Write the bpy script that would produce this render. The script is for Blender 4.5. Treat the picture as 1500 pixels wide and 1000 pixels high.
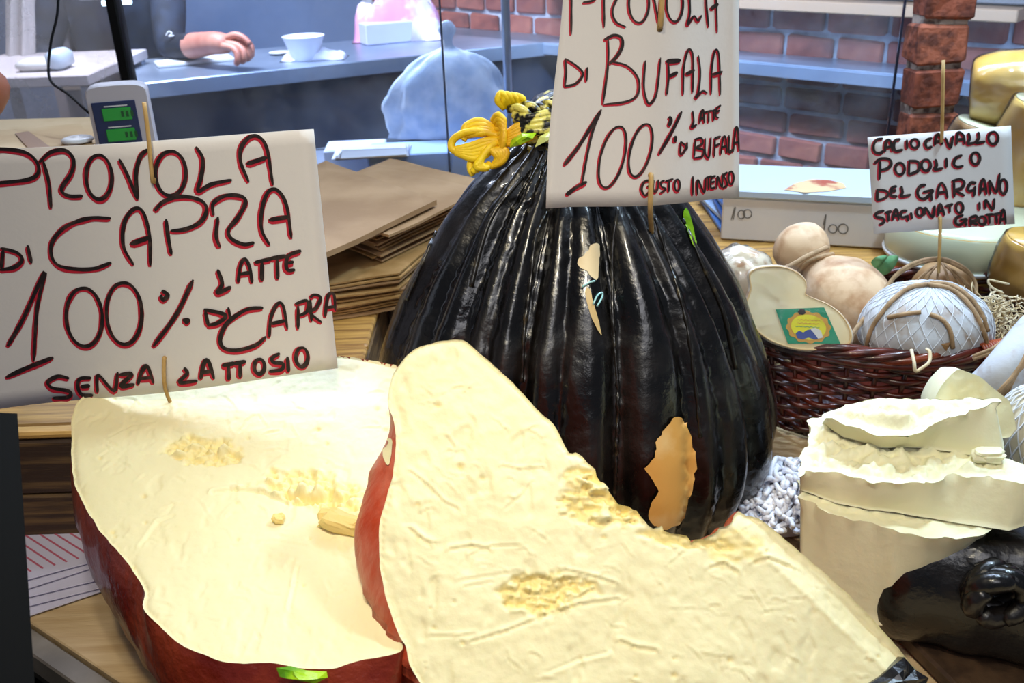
import bpy, math, random
import numpy as np
from mathutils import Vector, Matrix, noise
from mathutils.geometry import delaunay_2d_cdt
from mathutils.bvhtree import BVHTree
random.seed(7)
for o in list(bpy.data.objects): bpy.data.objects.remove(o)
SC = bpy.context.scene
COL = SC.collection
R = math.radians
# ------------------------------------------------------------------ camera
F = 1400.0
CAM = Vector((0, 0, 0.72))
PITCH, ROLL = R(25), R(2.0)
_f = Vector((0, math.cos(PITCH), -math.sin(PITCH)))
_r0 = Vector((1, 0, 0)); _u0 = Vector((0, math.sin(PITCH), math.cos(PITCH)))
_r = _r0 * math.cos(ROLL) - _u0 * math.sin(ROLL)
_u = _r0 * math.sin(ROLL) + _u0 * math.cos(ROLL)
cd = bpy.data.cameras.new('camera'); cam = bpy.data.objects.new('camera', cd); COL.objects.link(cam)
cam.matrix_world = Matrix(((_r.x, _u.x, -_f.x, CAM.x), (_r.y, _u.y, -_f.y, CAM.y), (_r.z, _u.z, -_f.z, CAM.z), (0, 0, 0, 1)))
cd.sensor_width = 36; cd.lens = F / 1500 * 36; cd.clip_start = 0.02; cd.clip_end = 60
cd.dof.use_dof = True; cd.dof.focus_distance = 1.0; cd.dof.aperture_fstop = 11.0
SC.camera = cam
SC.view_settings.view_transform = 'Standard'; SC.view_settings.look = 'None'
SC.view_settings.gamma = 1; SC.view_settings.use_curve_mapping = False
SC.view_settings.exposure = 0.0
# ------------------------------------------------------------------ light
w = bpy.data.worlds.new('world'); SC.world = w; w.use_nodes = True
w.node_tree.nodes['Background'].inputs[0].default_value = (0.62, 0.70, 0.9, 1)
w.node_tree.nodes['Background'].inputs[1].default_value = 0.15
def area(name, loc, target, size, energy, color, size_y=None, spread=None):
    l = bpy.data.lights.new(name, 'AREA'); l.energy = energy; l.color = color; l.size = size
    if spread: l.spread = R(spread)
    if size_y: l.shape = 'RECTANGLE'; l.size_y = size_y
    o = bpy.data.objects.new(name, l); COL.objects.link(o); o.location = loc
    d = Vector(target) - Vector(loc); o.rotation_euler = d.to_track_quat('-Z', 'Y').to_euler()
    return o
area('warm_counter_lamp', (-0.30, 0.25, 1.7), (-0.12, 0.78, 0.15), 0.10, 1.8, (1.0, 0.86, 0.60), spread=75)
area('warm_counter_lamp', (0.0, 0.12, 1.45), (0.02, 0.72, 0.2), 0.09, 1.15, (1.0, 0.93, 0.76), spread=62)
area('cool_counter_lamp', (0.85, 1.15, 1.5), (0.48, 1.0, 0.1), 0.14, 15, (0.62, 0.84, 1.0))
area('cool_highlight_strip', (0.45, 1.62, 1.45), (0.45, 1.4, 0.1), 1.6, 6, (0.66, 0.8, 1.0), 0.05)  # strip light added to give the black wax bluish highlights
area('kitchen_strip_lamp', (0.0, 2.15, 1.55), (0.25, 2.5, 0.3), 2.4, 60, (0.58, 0.73, 1.0), 0.12)
area('kitchen_strip_lamp', (-1.2, 2.9, 1.7), (-1.1, 3.0, 0.0), 1.2, 85, (0.80, 0.86, 1.0), 0.4)
area('hall_fill_light', (0.2, -0.9, 1.9), (0.2, 1.0, 0.3), 0.9, 10, (0.93, 0.93, 1.0))  # unseen fill light added behind the camera

def D(px, py): return _f + _r * ((px - 750) / F) - _u * ((py - 500) / F)
def P(px, py, d): return CAM + D(px, py) * d
def at_z(px, py, z): k = D(px, py); return CAM + k * ((z - CAM.z) / k.z)
def at_y(px, py, y): k = D(px, py); return CAM + k * ((y - CAM.y) / k.y)
def on_plane(px, py, p0, n): k = D(px, py); return CAM + k * ((p0 - CAM).dot(n) / k.dot(n))
def opt(p): return (Vector(p) - CAM).dot(_f)
# ------------------------------------------------------------------ materials
def lin(c):
    if isinstance(c, str):
        v = [int(c[i:i + 2], 16) / 255 for i in (0, 2, 4)]
        c = [x / 12.92 if x <= .04045 else ((x + .055) / 1.055) ** 2.4 for x in v]
    return (c[0], c[1], c[2], 1)
def mat(name, color, rough=0.6, c2=None, vs=8, vc=(0.4, 0.6), bump=None, bscale=60, metal=0, coat=0, sss=0, stretch=None, emit=0, spec=None, trans=0, alpha=1, kind='noise', detail=5, rv=0):
    m = bpy.data.materials.new(name); m.use_nodes = True
    nt = m.node_tree; N = nt.nodes; L = nt.links; b = N['Principled BSDF']
    b.inputs['Base Color'].default_value = lin(color); b.inputs['Roughness'].default_value = rough
    b.inputs['Metallic'].default_value = metal; b.inputs['Coat Weight'].default_value = coat
    b.inputs['Coat Roughness'].default_value = 0.08
    if sss: b.inputs['Subsurface Weight'].default_value = sss; b.inputs['Subsurface Radius'].default_value = (0.012, 0.008, 0.004); b.inputs['Subsurface Scale'].default_value = 1.0
    if spec is not None: b.inputs['Specular IOR Level'].default_value = spec
    if emit: b.inputs['Emission Color'].default_value = lin(color); b.inputs['Emission Strength'].default_value = emit
    if trans: b.inputs['Transmission Weight'].default_value = trans
    if alpha < 1: b.inputs['Alpha'].default_value = alpha
    if c2 is not None or bump or rv:
        tc = N.new('ShaderNodeTexCoord'); mp = N.new('ShaderNodeMapping'); L.new(tc.outputs['Object'], mp.inputs[0])
        if stretch: mp.inputs['Scale'].default_value = stretch
    if c2 is not None:
        t = N.new('ShaderNodeTexNoise') if kind == 'noise' else N.new('ShaderNodeTexVoronoi')
        t.inputs['Scale'].default_value = vs
        if kind == 'noise': t.inputs['Detail'].default_value = detail
        L.new(mp.outputs[0], t.inputs['Vector'])
        cr = N.new('ShaderNodeValToRGB'); L.new(t.outputs[0], cr.inputs[0])
        cr.color_ramp.elements[0].position = vc[0]; cr.color_ramp.elements[1].position = vc[1]
        cr.color_ramp.elements[0].color = lin(color); cr.color_ramp.elements[1].color = lin(c2)
        L.new(cr.outputs[0], b.inputs['Base Color'])
    if rv:
        t3 = N.new('ShaderNodeTexNoise'); t3.inputs['Scale'].default_value = 14; t3.inputs['Detail'].default_value = 6; L.new(mp.outputs[0], t3.inputs['Vector'])
        mr = N.new('ShaderNodeMapRange'); mr.inputs[1].default_value = .35; mr.inputs[2].default_value = .7
        mr.inputs[3].default_value = max(0, rough - rv); mr.inputs[4].default_value = rough + rv
        L.new(t3.outputs[0], mr.inputs[0]); L.new(mr.outputs[0], b.inputs['Roughness'])
    if bump:
        t2 = N.new('ShaderNodeTexNoise'); t2.inputs['Scale'].default_value = bscale; t2.inputs['Detail'].default_value = 6
        L.new(mp.outputs[0], t2.inputs['Vector'])
        bn = N.new('ShaderNodeBump'); bn.inputs['Strength'].default_value = 0.6; bn.inputs['Distance'].default_value = bump
        L.new(t2.outputs[0], bn.inputs['Height']); L.new(bn.outputs[0], b.inputs['Normal'])
    return m
def glass_mat(name, tint, haze, rough=0.03, scale=6, hazecol=(0.8, 0.88, 1)):
    m = bpy.data.materials.new(name); m.use_nodes = True; nt = m.node_tree; N = nt.nodes; L = nt.links
    N.remove(N['Principled BSDF']); out = N['Material Output']
    tr = N.new('ShaderNodeBsdfTransparent'); tr.inputs[0].default_value = lin(tint)
    gl = N.new('ShaderNodeBsdfGlossy'); gl.inputs['Roughness'].default_value = rough
    df = N.new('ShaderNodeBsdfDiffuse'); df.inputs[0].default_value = lin(hazecol)
    fr = N.new('ShaderNodeFresnel'); fr.inputs[0].default_value = 1.3
    m1 = N.new('ShaderNodeMixShader'); L.new(fr.outputs[0], m1.inputs[0]); L.new(tr.outputs[0], m1.inputs[1]); L.new(gl.outputs[0], m1.inputs[2])
    tc = N.new('ShaderNodeTexCoord'); nz = N.new('ShaderNodeTexNoise'); nz.inputs['Scale'].default_value = scale; nz.inputs['Detail'].default_value = 8; nz.inputs['Roughness'].default_value = .7
    L.new(tc.outputs['Object'], nz.inputs['Vector'])
    mr = N.new('ShaderNodeMapRange'); mr.inputs[1].default_value = .4; mr.inputs[2].default_value = .75; mr.inputs[3].default_value = haze[0]; mr.inputs[4].default_value = haze[1]
    L.new(nz.outputs[0], mr.inputs[0])
    m2 = N.new('ShaderNodeMixShader'); L.new(mr.outputs[0], m2.inputs[0]); L.new(m1.outputs[0], m2.inputs[1]); L.new(df.outputs[0], m2.inputs[2])
    L.new(m2.outputs[0], out.inputs[0]); return m
def cheese_mat(name, c, inner, sc=7, sss=.12):
    m = mat(name, c, rough=.48, bump=.0012, bscale=90, sss=sss, spec=.35)
    nt = m.node_tree; N = nt.nodes; L = nt.links; b = N['Principled BSDF']
    at = N.new('ShaderNodeAttribute'); at.attribute_name = 'crumb'
    nz = N.new('ShaderNodeTexNoise'); nz.inputs['Scale'].default_value = sc; nz.inputs['Detail'].default_value = 4
    tc = N.new('ShaderNodeTexCoord'); L.new(tc.outputs['Object'], nz.inputs['Vector'])
    cr = N.new('ShaderNodeMix'); cr.data_type = 'RGBA'; cr.inputs[6].default_value = lin(c)
    c3 = lin(c); cr.inputs[7].default_value = (c3[0] * .97, c3[1] * .94, c3[2] * .84, 1)
    L.new(nz.outputs[0], cr.inputs[0])
    mx = N.new('ShaderNodeMix'); mx.data_type = 'RGBA'; L.new(at.outputs['Fac'], mx.inputs[0]); L.new(cr.outputs[2], mx.inputs[6]); mx.inputs[7].default_value = lin(inner)
    L.new(mx.outputs[2], b.inputs['Base Color']); return m
M = {}
M['cheese'] = cheese_mat('cream_cheese_paste', 'F2E9BF', 'EFDA92')
M['cheese_pale'] = cheese_mat('pale_cheese_paste', 'EEECCC', 'EADFAE')
M['red_rind'] = mat('red_wax_rind', '6E1E12', .34, c2='A8431F', vs=14, vc=(.40, .75), bump=.003, bscale=110, coat=.25, rv=.12)
M['salmon_rind'] = mat('salmon_wax_rind', 'B8401F', .38, c2='CC7A62', vs=40, vc=(.42, .72), bump=.003, bscale=140, coat=.1, stretch=(1, 1, .25))
M['black_wax'] = mat('black_wax', '070605', .30, c2='1A130F', vs=14, vc=(.5, .8), bump=.0028, bscale=75, coat=.35, rv=.16)
M['wax_thread'] = mat('waxed_cord', '15120D', .3, c2='5A5038', vs=60, vc=(.58, .75), bump=.002, bscale=90, coat=.3)
M['tan_rind'] = mat('tan_bare_rind', 'D9A353', .45, c2='E9C98C', vs=16, vc=(.5, .75), bump=.001, bscale=60)
M['paper'] = mat('white_card', 'DFDBD8', .65, bump=.0003, bscale=200)
M['ink_red'] = mat('red_marker_ink', 'BF1E34', .6)
M['ink_black'] = mat('black_marker_ink', '1E1413', .55, c2='43302C', vs=120, vc=(.5, .7))
M['ink_grey'] = mat('grey_pencil', '6E6A66', .7)
M['bamboo'] = mat('bamboo', 'C8A468', .5, c2='B08848', vs=30)
M['yellow_cord'] = mat('yellow_cord', 'F2CF14', .5, c2='E0A908', vs=20, bump=.001, bscale=300)
M['green_foil'] = mat('lime_green_foil', 'A9D21B', .3, c2='5B9614', vs=25, bump=.003, bscale=60)
M['wood'] = mat('pale_pine', 'C9B088', .6, c2='A98A5E', vs=5, vc=(.35, .75), stretch=(1.2, 14, 6), bump=.001, bscale=30)
M['wood_warm'] = mat('honey_pine', 'BE9149', .55, c2='7E5526', vs=7, vc=(.4, .7), stretch=(1, 16, 10), bump=.001, bscale=30)
M['wood_dark'] = mat('dark_stained_wood', '3A2614', .6, c2='7A5C34', vs=5, vc=(.45, .72), stretch=(1.5, 3, 26), bump=.0015, bscale=20)
M['steel'] = mat('brushed_steel', 'B9C4D4', .34, metal=.7, c2='93A0B4', vs=3)
M['steel_dark'] = mat('dark_steel_panel', '3E4659', .5, metal=.2, c2='2E3444', vs=3)
M['black'] = mat('black_frame', '040404', .7, spec=.2)
M['black_cloth'] = mat('black_cotton', '10131D', .8, c2='1E2637', vs=14, bump=.004, bscale=12)
M['skin'] = mat('skin', 'C98872', .5, sss=.1, c2='B56F5C', vs=10)
M['skin_tan'] = mat('tanned_skin', '9E5E3C', .45, sss=.1, c2='8A4B2E', vs=8)
M['white_plastic'] = mat('white_plastic', 'D8D6D2', .4)
M['grey_plastic'] = mat('light_grey_plastic', 'B6B0B2', .4)
M['blue_panel'] = mat('navy_panel', '12224A', .35)
M['lcd'] = mat('green_display', '157A20', .3, emit=.25)
M['lcd_dark'] = mat('display_segments', '0D4A14', .4)
M['kraft'] = mat('kraft_paper', 'A5835C', .75, c2='8E6C46', vs=6, bump=.001, bscale=30)
M['kraft_light'] = mat('kraft_paper_light', 'B58F5A', .75, c2='96713D', vs=20, bump=.001, bscale=40, stretch=(1, 1, 4))
M['carton'] = mat('cardboard', 'C9AE82', .75, c2='B8986A', vs=7)
M['tape'] = mat('brown_parcel_tape', '8A6034', .35)
M['white_card'] = mat('white_carton', 'D9D5D2', .6, c2='C9C8CC', vs=4)
M['blue_white'] = mat('bluish_plastic_lid', 'BCCCDC', .4)
M['bluebox'] = mat('pale_blue_carton', 'A6C2EC', .6)
M['film'] = mat('frosted_bag_film', 'DDE6F0', .35, c2='B6CAE2', vs=22, bump=.01, bscale=12, alpha=.82)
M['wicker'] = mat('dark_red_wicker', '340F08', .34, c2='5E2010', vs=30, bump=.0008, bscale=90, coat=.3)
M['wicker_light'] = mat('orange_red_wicker', '5E1E0E', .3, c2='94401C', vs=30, coat=.3)
M['copper'] = mat('copper_wire', 'A8502C', .4, c2='7E3318', vs=60)
M['twine'] = mat('jute_twine', 'B39470', .85, c2='8E7250', vs=60, bump=.001, bscale=200)
M['straw'] = mat('straw_shreds', 'F0E2C2', .7, c2='D2BA8C', vs=30)
M['white_twine'] = mat('white_twine', 'F0F0F6', .7, c2='D6D8E4', vs=20)
M['rind_beige'] = mat('floury_cheese_rind', 'DDBE99', .6, c2='BF946C', vs=42, vc=(.45, .7), bump=.001, bscale=50)
M['rind_mottled'] = mat('mottled_cheese_rind', 'E6D3B6', .35, c2='B98A60', vs=55, vc=(.52, .68), bump=.001, bscale=40, coat=.6)
M['rind_white'] = mat('white_mould_rind', 'C5C9CF', .7, c2='A58E78', vs=40, vc=(.5, .75), bump=.002, bscale=50)
M['rind_brown'] = mat('brown_cheese_rind', 'B08A58', .55, c2='8A6438', vs=20, bump=.001)
M['yellow_rind'] = mat('yellow_cheese_rind', 'D9A94A', .25, c2='E8C87E', vs=6, vc=(.4, .7), coat=.7)
M['half_cut'] = mat('ivory_cut_cheese', 'F6E6BC', .4, c2='E6CB93', vs=5, coat=.4, sss=.1)
M['cut_green'] = mat('pale_wrapped_cut_face', 'CDD0AE', .3, coat=.8)
M['label_green'] = mat('green_label', '17916A', .4)
M['label_yellow'] = mat('yellow_label', 'E4DC2C', .4)
M['label_gold'] = mat('gold_label', 'CF9A3E', .4)
M['label_blue'] = mat('blue_print', '3C4E94', .5)
M['leaf'] = mat('green_leaf', '4F8B5E', .45, c2='7FB07A', vs=20)
M['net'] = mat('white_elastic_net', 'DCE0E6', .6)
M['pink'] = mat('pink_package', 'D892B4', .5, c2='E9D9E6', vs=9, vc=(.45, .55))
M['wall_kitchen'] = mat('kitchen_wall', '8FA2C4', .8, c2='7C90B4', vs=2)
M['wall_beige'] = mat('beige_kitchen_wall', 'C4BAB8', .8, c2='B2A8A8', vs=3)
M['mortar'] = mat('mortar', 'C2C4CC', .9, c2='A6A4AA', vs=20, bump=.003, bscale=40)
BR = [mat('brick_clay', c, .85, c2=d, vs=22, vc=(.35, .7), bump=.005, bscale=45) for c, d in (('95503F', '6E3A30'), ('84453A', '9E5C48'), ('733C36', '8E5040'), ('A05A48', '7C4438'))]
PB = [mat('red_brick_clay', c, .8, c2=d, vs=45, vc=(.38, .62), bump=.008, bscale=70) for c, d in (('8F4A30', '5C2C1C'), ('A25A3E', '5E3020'))]
M['mortar_pale'] = mat('pale_mortar', 'B8AA9C', .9, c2='5A4A44', vs=40, vc=(.45, .6), bump=.004)
M['floor'] = mat('dark_floor', '2A2724', .6)
M['glass'] = glass_mat('display_glass', (.90, .94, 1.0), (.02, .12))
M['wrap'] = glass_mat('clear_film', (.98, .99, 1.0), (.0, .05), rough=.12, scale=30)
M['stripes'] = mat('printed_wrapping_paper', 'C6C2D6', .7)
M['glass_dish'] = glass_mat('clear_dish', (.9, .95, .98), (.05, .12))
# ------------------------------------------------------------------ builders
ORG = {}
def mesh(name, vs, fs, m, parent=None, smooth=True, org=None, local=False):
    vs = [Vector(v) for v in vs]
    me = bpy.data.meshes.new(name)
    if parent is not None and not local: og = ORG[parent]
    elif local: og = Vector((0, 0, 0))
    elif org is not None: og = Vector(org)
    else:
        a = np.array([tuple(v) for v in vs]); og = Vector(((a[:, 0].min() + a[:, 0].max()) / 2, (a[:, 1].min() + a[:, 1].max()) / 2, a[:, 2].min()))
    me.from_pydata([tuple(v - og) for v in vs], [], [tuple(f) for f in fs])
    if smooth: me.polygons.foreach_set('use_smooth', [True] * len(me.polygons))
    if isinstance(m, (list, tuple)):
        for k in m: me.materials.append(k)
    else: me.materials.append(m)
    me.update()
    o = bpy.data.objects.new(name, me); COL.objects.link(o)
    if parent is not None: o.parent = parent
    else: o.location = og
    ORG[o] = og
    return o
def tag(o, label=None, cat=None, group=None, kind=None):
    if label: o['label'] = label
    if cat: o['category'] = cat
    if group: o['group'] = group
    if kind: o['kind'] = kind
    return o
def thing(name, label, cat, loc, group=None):
    o = bpy.data.objects.new(name, None); COL.objects.link(o); o.location = loc; o.empty_display_size = .02
    ORG[o] = Vector(loc); return tag(o, label, cat, group)
def smooth_path(pts, n=6, closed=False):
    pts = [Vector(p) for p in pts]; k = len(pts); out = []
    if k < 3 and not closed: return pts
    rng = range(k) if closed else range(k - 1)
    for i in rng:
        p0 = pts[(i - 1) % k] if (closed or i > 0) else pts[0] * 2 - pts[1]
        p1 = pts[i]; p2 = pts[(i + 1) % k]
        p3 = pts[(i + 2) % k] if (closed or i + 2 < k) else pts[-1] * 2 - pts[-2]
        for j in range(n):
            t = j / n
            out.append(.5 * ((2 * p1) + (p2 - p0) * t + (2 * p0 - 5 * p1 + 4 * p2 - p3) * t * t + (3 * p1 - p0 - 3 * p2 + p3) * t ** 3))
    if not closed: out.append(pts[-1])
    return out
def tube(pts, r, sides=6, closed=False, twist=0):
    pts = [Vector(p) for p in pts]; n = len(pts); vs = []; fs = []
    rr = r if callable(r) else (lambda t: r)
    prev = None
    for i, p in enumerate(pts):
        if closed: t = pts[(i + 1) % n] - pts[i - 1]
        else: t = pts[min(i + 1, n - 1)] - pts[max(i - 1, 0)]
        if t.length < 1e-9: t = Vector((0, 0, 1))
        t.normalize()
        if prev is None:
            a = Vector((0, 0, 1)) if abs(t.z) < .9 else Vector((1, 0, 0)); x = t.cross(a).normalized()
        else: x = (prev - t * prev.dot(t)).normalized()
        prev = x; y = t.cross(x); q = rr(i / max(1, n - 1))
        for s in range(sides):
            a = 2 * math.pi * s / sides + twist * i; vs.append(p + (x * math.cos(a) + y * math.sin(a)) * q)
    for i in range(n if closed else n - 1):
        for s in range(sides):
            a = i * sides + s; b = i * sides + (s + 1) % sides; c = ((i + 1) % n) * sides
            fs.append((a, b, c + (s + 1) % sides, c + s))
    if not closed: fs.append(tuple(range(sides))[::-1]); fs.append(tuple((n - 1) * sides + s for s in range(sides)))
    return vs, fs
def join(parts):
    V = []; Fc = []
    for v, f in parts:
        k = len(V); V += list(v); Fc += [tuple(i + k for i in q) for q in f]
    return V, Fc
def box(c, sx, sy, sz, rot=None, bev=0.0):
    """box centred at c; small chamfer on the vertical and horizontal edges"""
    c = Vector(c); vs = []; fs = []
    if bev <= 0:
        for z in (-1, 1):
            for x, y in ((-1, -1), (1, -1), (1, 1), (-1, 1)): vs.append(Vector((x * sx / 2, y * sy / 2, z * sz / 2)))
        fs = [(3, 2, 1, 0), (4, 5, 6, 7), (0, 1, 5, 4), (1, 2, 6, 5), (2, 3, 7, 6), (3, 0, 4, 7)]
    else:
        b = min(bev, sx / 3, sy / 3, sz / 3)
        def ring(hx, hy, z):
            return [Vector(p) for p in ((-hx + b, -hy, z), (hx - b, -hy, z), (hx, -hy + b, z), (hx, hy - b, z), (hx - b, hy, z), (-hx + b, hy, z), (-hx, hy - b, z), (-hx, -hy + b, z))]
        hx, hy, hz = sx / 2, sy / 2, sz / 2
        def ring2(z): return [Vector((math.copysign(max(abs(v.x) - b, 0.0), v.x), math.copysign(max(abs(v.y) - b, 0.0), v.y), z)) for v in ring(hx, hy, z)]
        vs = ring2(-hz) + ring(hx, hy, -hz + b) + ring(hx, hy, hz - b) + ring2(hz)
        fs = [tuple(range(8))[::-1], tuple(range(24, 32))]
        for k in range(3):
            for i in range(8): a = k * 8 + i; e = k * 8 + (i + 1) % 8; fs.append((a, e, e + 8, a + 8))
    if rot is not None: vs = [rot @ v for v in vs]
    return [v + c for v in vs], fs
def rz(a): return Matrix.Rotation(a, 3, 'Z')
def lathe(prof, c, seg=32, disp=None, axis=None):
    """prof list of (r,z); disp(theta,t,r)->radius"""
    c = Vector(c); vs = []; fs = []; n = len(prof)
    for i, (r, z) in enumerate(prof):
        for s in range(seg):
            a = 2 * math.pi * s / seg; q = disp(a, i / (n - 1), r, z) if disp else r
            v = Vector((q * math.sin(a), -q * math.cos(a), z)); vs.append((axis @ v if axis else v) + c)
    for i in range(n - 1):
        for s in range(seg): a = i * seg + s; b = i * seg + (s + 1) % seg; fs.append((a, b, b + seg, a + seg))
    fs.append(tuple(range(seg))[::-1]); fs.append(tuple((n - 1) * seg + s for s in range(seg)))
    return vs, fs
def spl(prof, n=6):
    return [(max(p.x, .0005), p.y) for p in smooth_path([Vector((a, b, 0)) for a, b in prof], n)]
def fbm(p, s, o=4): return noise.fractal(Vector(p) * s, 1.0, 2.0, o, noise_basis='PERLIN_ORIGINAL')
def resample(pts, h):
    pts = [Vector(p) for p in pts]; out = []; n = len(pts)
    for i in range(n):
        a, b = pts[i], pts[(i + 1) % n]; k = max(1, int((b - a).length / h))
        for j in range(k): out.append(a.lerp(b, j / k))
    return out
def inside(poly, x, y):
    px = np.array([p[0] for p in poly]); py = np.array([p[1] for p in poly]); qx = np.roll(px, -1); qy = np.roll(py, -1)
    r = np.zeros(x.shape, bool)
    for a, b, c, d in zip(px, py, qx, qy):
        if b == d: continue
        k = ((b > y) != (d > y)) & (x < (c - a) * (y - b) / (d - b) + a); r ^= k
    return r
def fill2d(outline, h):
    """outline list of 2D points (dense). returns points (outline first), triangles"""
    n = len(outline); xs = [p[0] for p in outline]; ys = [p[1] for p in outline]
    gx, gy = np.meshgrid(np.arange(min(xs), max(xs), h), np.arange(min(ys), max(ys), h * .87))
    gx = gx + (np.arange(gx.shape[0]) % 2)[:, None] * h * .5
    gx, gy = gx.ravel(), gy.ravel(); k = inside(outline, gx, gy); gx, gy = gx[k], gy[k]
    o = np.array([(p[0], p[1]) for p in outline]); keep = np.ones(len(gx), bool)
    for a in o: keep &= ((gx - a[0]) ** 2 + (gy - a[1]) ** 2) > (h * .6) ** 2
    pts = [Vector((p[0], p[1])) for p in outline] + [Vector((a, b)) for a, b in zip(gx[keep], gy[keep])]
    r = delaunay_2d_cdt(pts, [], [list(range(n))], 1, 1e-7)
    return r[0], r[2], r[3]
def scatter_points(n, seed):
    rr = random.Random(seed); return [rr.random() for _ in range(n)]
def proj(p):
    v = Vector(p) - CAM; d = v.dot(_f); return 750 + F * v.dot(_r) / d, 500 - F * v.dot(_u) / d
class Plane:
    def __init__(s, p0, n, up=None):
        s.p0 = Vector(p0); s.n = Vector(n).normalized()
        s.e1 = Vector((1, 0, 0)); s.e1 = (s.e1 - s.n * s.e1.dot(s.n)).normalized(); s.e2 = s.n.cross(s.e1)
    def px(s, x, y): return on_plane(x, y, s.p0, s.n)
    def to2(s, p): v = Vector(p) - s.p0; return Vector((v.dot(s.e1), v.dot(s.e2)))
    def to3(s, q, h=0): return s.p0 + s.e1 * q[0] + s.e2 * q[1] + s.n * h
def make_relief(crumbs, scratches, seed, fine=.0006, nscr=40, area_px=None, jx=(0, 0), holes=18):
    """crumbs: (cx,cy,rx,ry,rot,amp) in photo pixels used only to choose places on the cut; scratches: pixel polylines"""
    rr = random.Random(seed); x0, y0, x1, y1 = area_px; segs = []
    for poly, wd, dp in scratches:
        for a, b in zip(poly, poly[1:]): segs.append((a[0], a[1], b[0], b[1], wd, dp))
    for _ in range(nscr):
        x, y = rr.uniform(x0, x1), rr.uniform(y0, y1); a = rr.gauss(.35, .5); L = rr.uniform(8, 42)
        for k in range(3):
            b = a + rr.uniform(-.5, .5); u, v = x + math.cos(b) * L / 3, y + math.sin(b) * L / 3
            segs.append((x, y, u, v, rr.uniform(.8, 1.5), rr.uniform(.0003, .0009))); x, y = u, v
    hl = [(rr.uniform(x0, x1), rr.uniform(y0, y1), rr.uniform(2, 4.5)) for _ in range(holes)]
    def f(P3):
        px = np.array([proj(p) for p in P3]); X, Y = px[:, 0], px[:, 1]
        h = np.zeros(len(X)); c = np.zeros(len(X))
        for i, p in enumerate(P3):
            h[i] = fbm(p, 9, 2) * .0035 + fbm(p, 60, 3) * fine
            q = noise.fractal(Vector((p.x * 55, p.y * 30, p.z * 30 + seed)), 1, 2, 3)
            if q > .25: h[i] -= min((q - .25) * .004, .0012)
        for cx, cy, rx, ry, ro, am in crumbs:
            co, si = math.cos(R(ro)), math.sin(R(ro)); dx, dy = X - cx, Y - cy
            r2 = ((dx * co + dy * si) / rx) ** 2 + ((-dx * si + dy * co) / ry) ** 2
            k = np.nonzero(r2 < 1.9)[0]
            for i in k:
                p = P3[i]; m = max(0.0, 1 - r2[i] / (1.25 + .8 * fbm(p, 70, 2)))
                if m <= 0: continue
                m = min(1, m * 2.2)
                b = abs(noise.fractal(Vector((p.x * 48, p.y * 75, p.z * 75 + seed)), .8, 2.1, 5)); v = noise.voronoi(Vector((p.x * 90, p.y * 170, p.z * 170)))[0][0]
                h[i] += am * m * (1.9 * b - .8 + .7 * (.5 - v)); c[i] = max(c[i], m * max(0, .95 - .8 * b))
        for ax, ay, bx, by, wd, dp in segs:
            k = np.nonzero((X > min(ax, bx) - 8) & (X < max(ax, bx) + 8) & (Y > min(ay, by) - 8) & (Y < max(ay, by) + 8))[0]
            if not len(k): continue
            vx, vy = bx - ax, by - ay; t = np.clip(((X[k] - ax) * vx + (Y[k] - ay) * vy) / (vx * vx + vy * vy + 1e-6), 0, 1)
            sd = (X[k] - ax - t * vx) * vy - (Y[k] - ay - t * vy) * vx
            d = np.hypot(X[k] - ax - t * vx, Y[k] - ay - t * vy); h[k] -= dp * np.exp(-(d / wd) ** 2)
            h[k] += .6 * dp * np.exp(-((d - 2.6 * wd) / (1.4 * wd)) ** 2) * (sd > 0)
        for hx, hy, hr in hl:
            d = np.hypot(X - hx, (Y - hy) * 1.3); m = np.exp(-(d / hr) ** 2); h -= .0022 * m; c = np.maximum(c, m * .8)
        return h, c
    return f
def cut_face(name, outline3, plane, h, relief, m, parent, edge=.012, extra=None, label=None):
    o2 = [plane.to2(p) for p in outline3]
    V, E, T = [], [], None
    pts, tris, orig = fill2d(o2, h)
    P3 = [plane.to3(q) for q in pts]
    oa = np.array([(q[0], q[1]) for q in o2])
    dist = np.array([np.min((oa[:, 0] - q[0]) ** 2 + (oa[:, 1] - q[1]) ** 2) for q in pts]) ** .5
    hh, cc = relief(P3)
    fade = np.clip(dist / edge, 0, 1)
    hh = hh * np.clip(fade * 2, 0, 1)
    if extra: 
        eh = extra(P3); hh = hh + eh
    hh = hh - .0035 * (1 - fade) ** 3 * (dist > 1e-6)
    vs = [plane.to3(q, a) for q, a in zip(pts, hh)]
    t0 = tris[0]; nn = (vs[t0[1]] - vs[t0[0]]).cross(vs[t0[2]] - vs[t0[0]])
    if nn.dot(plane.n) < 0: tris = [tuple(reversed(t)) for t in tris]
    o = mesh(name, vs, tris, m, parent)
    at = o.data.attributes.new('crumb', 'FLOAT', 'POINT'); at.data.foreach_set('value', [float(x) for x in cc])
    if label: o['label'] = label
    return o
def loft(rings, cap=True, flip=False):
    n = len(rings[0]); vs = [v for r in rings for v in r]; fs = []
    for k in range(len(rings) - 1):
        for i in range(n):
            a = k * n + i; b = k * n + (i + 1) % n; q = (a, b, b + n, a + n); fs.append(q if not flip else q[::-1])
    if cap:
        c = tuple((len(rings) - 1) * n + i for i in range(n)); fs.append(c if not flip else c[::-1])
    return vs, fs
def outline_from_px(pl, pts, h=.004, jag=0, n=5):
    p = [pl.px(*q) for q in pts]; p = smooth_path(p, n, closed=True); p = resample(p, h)
    if jag: p = [q + (pl.e1 * fbm(q, 90, 3) + pl.e2 * fbm(q + Vector((5, 5, 5)), 90, 3)) * jag for q in p]
    return p
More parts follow.
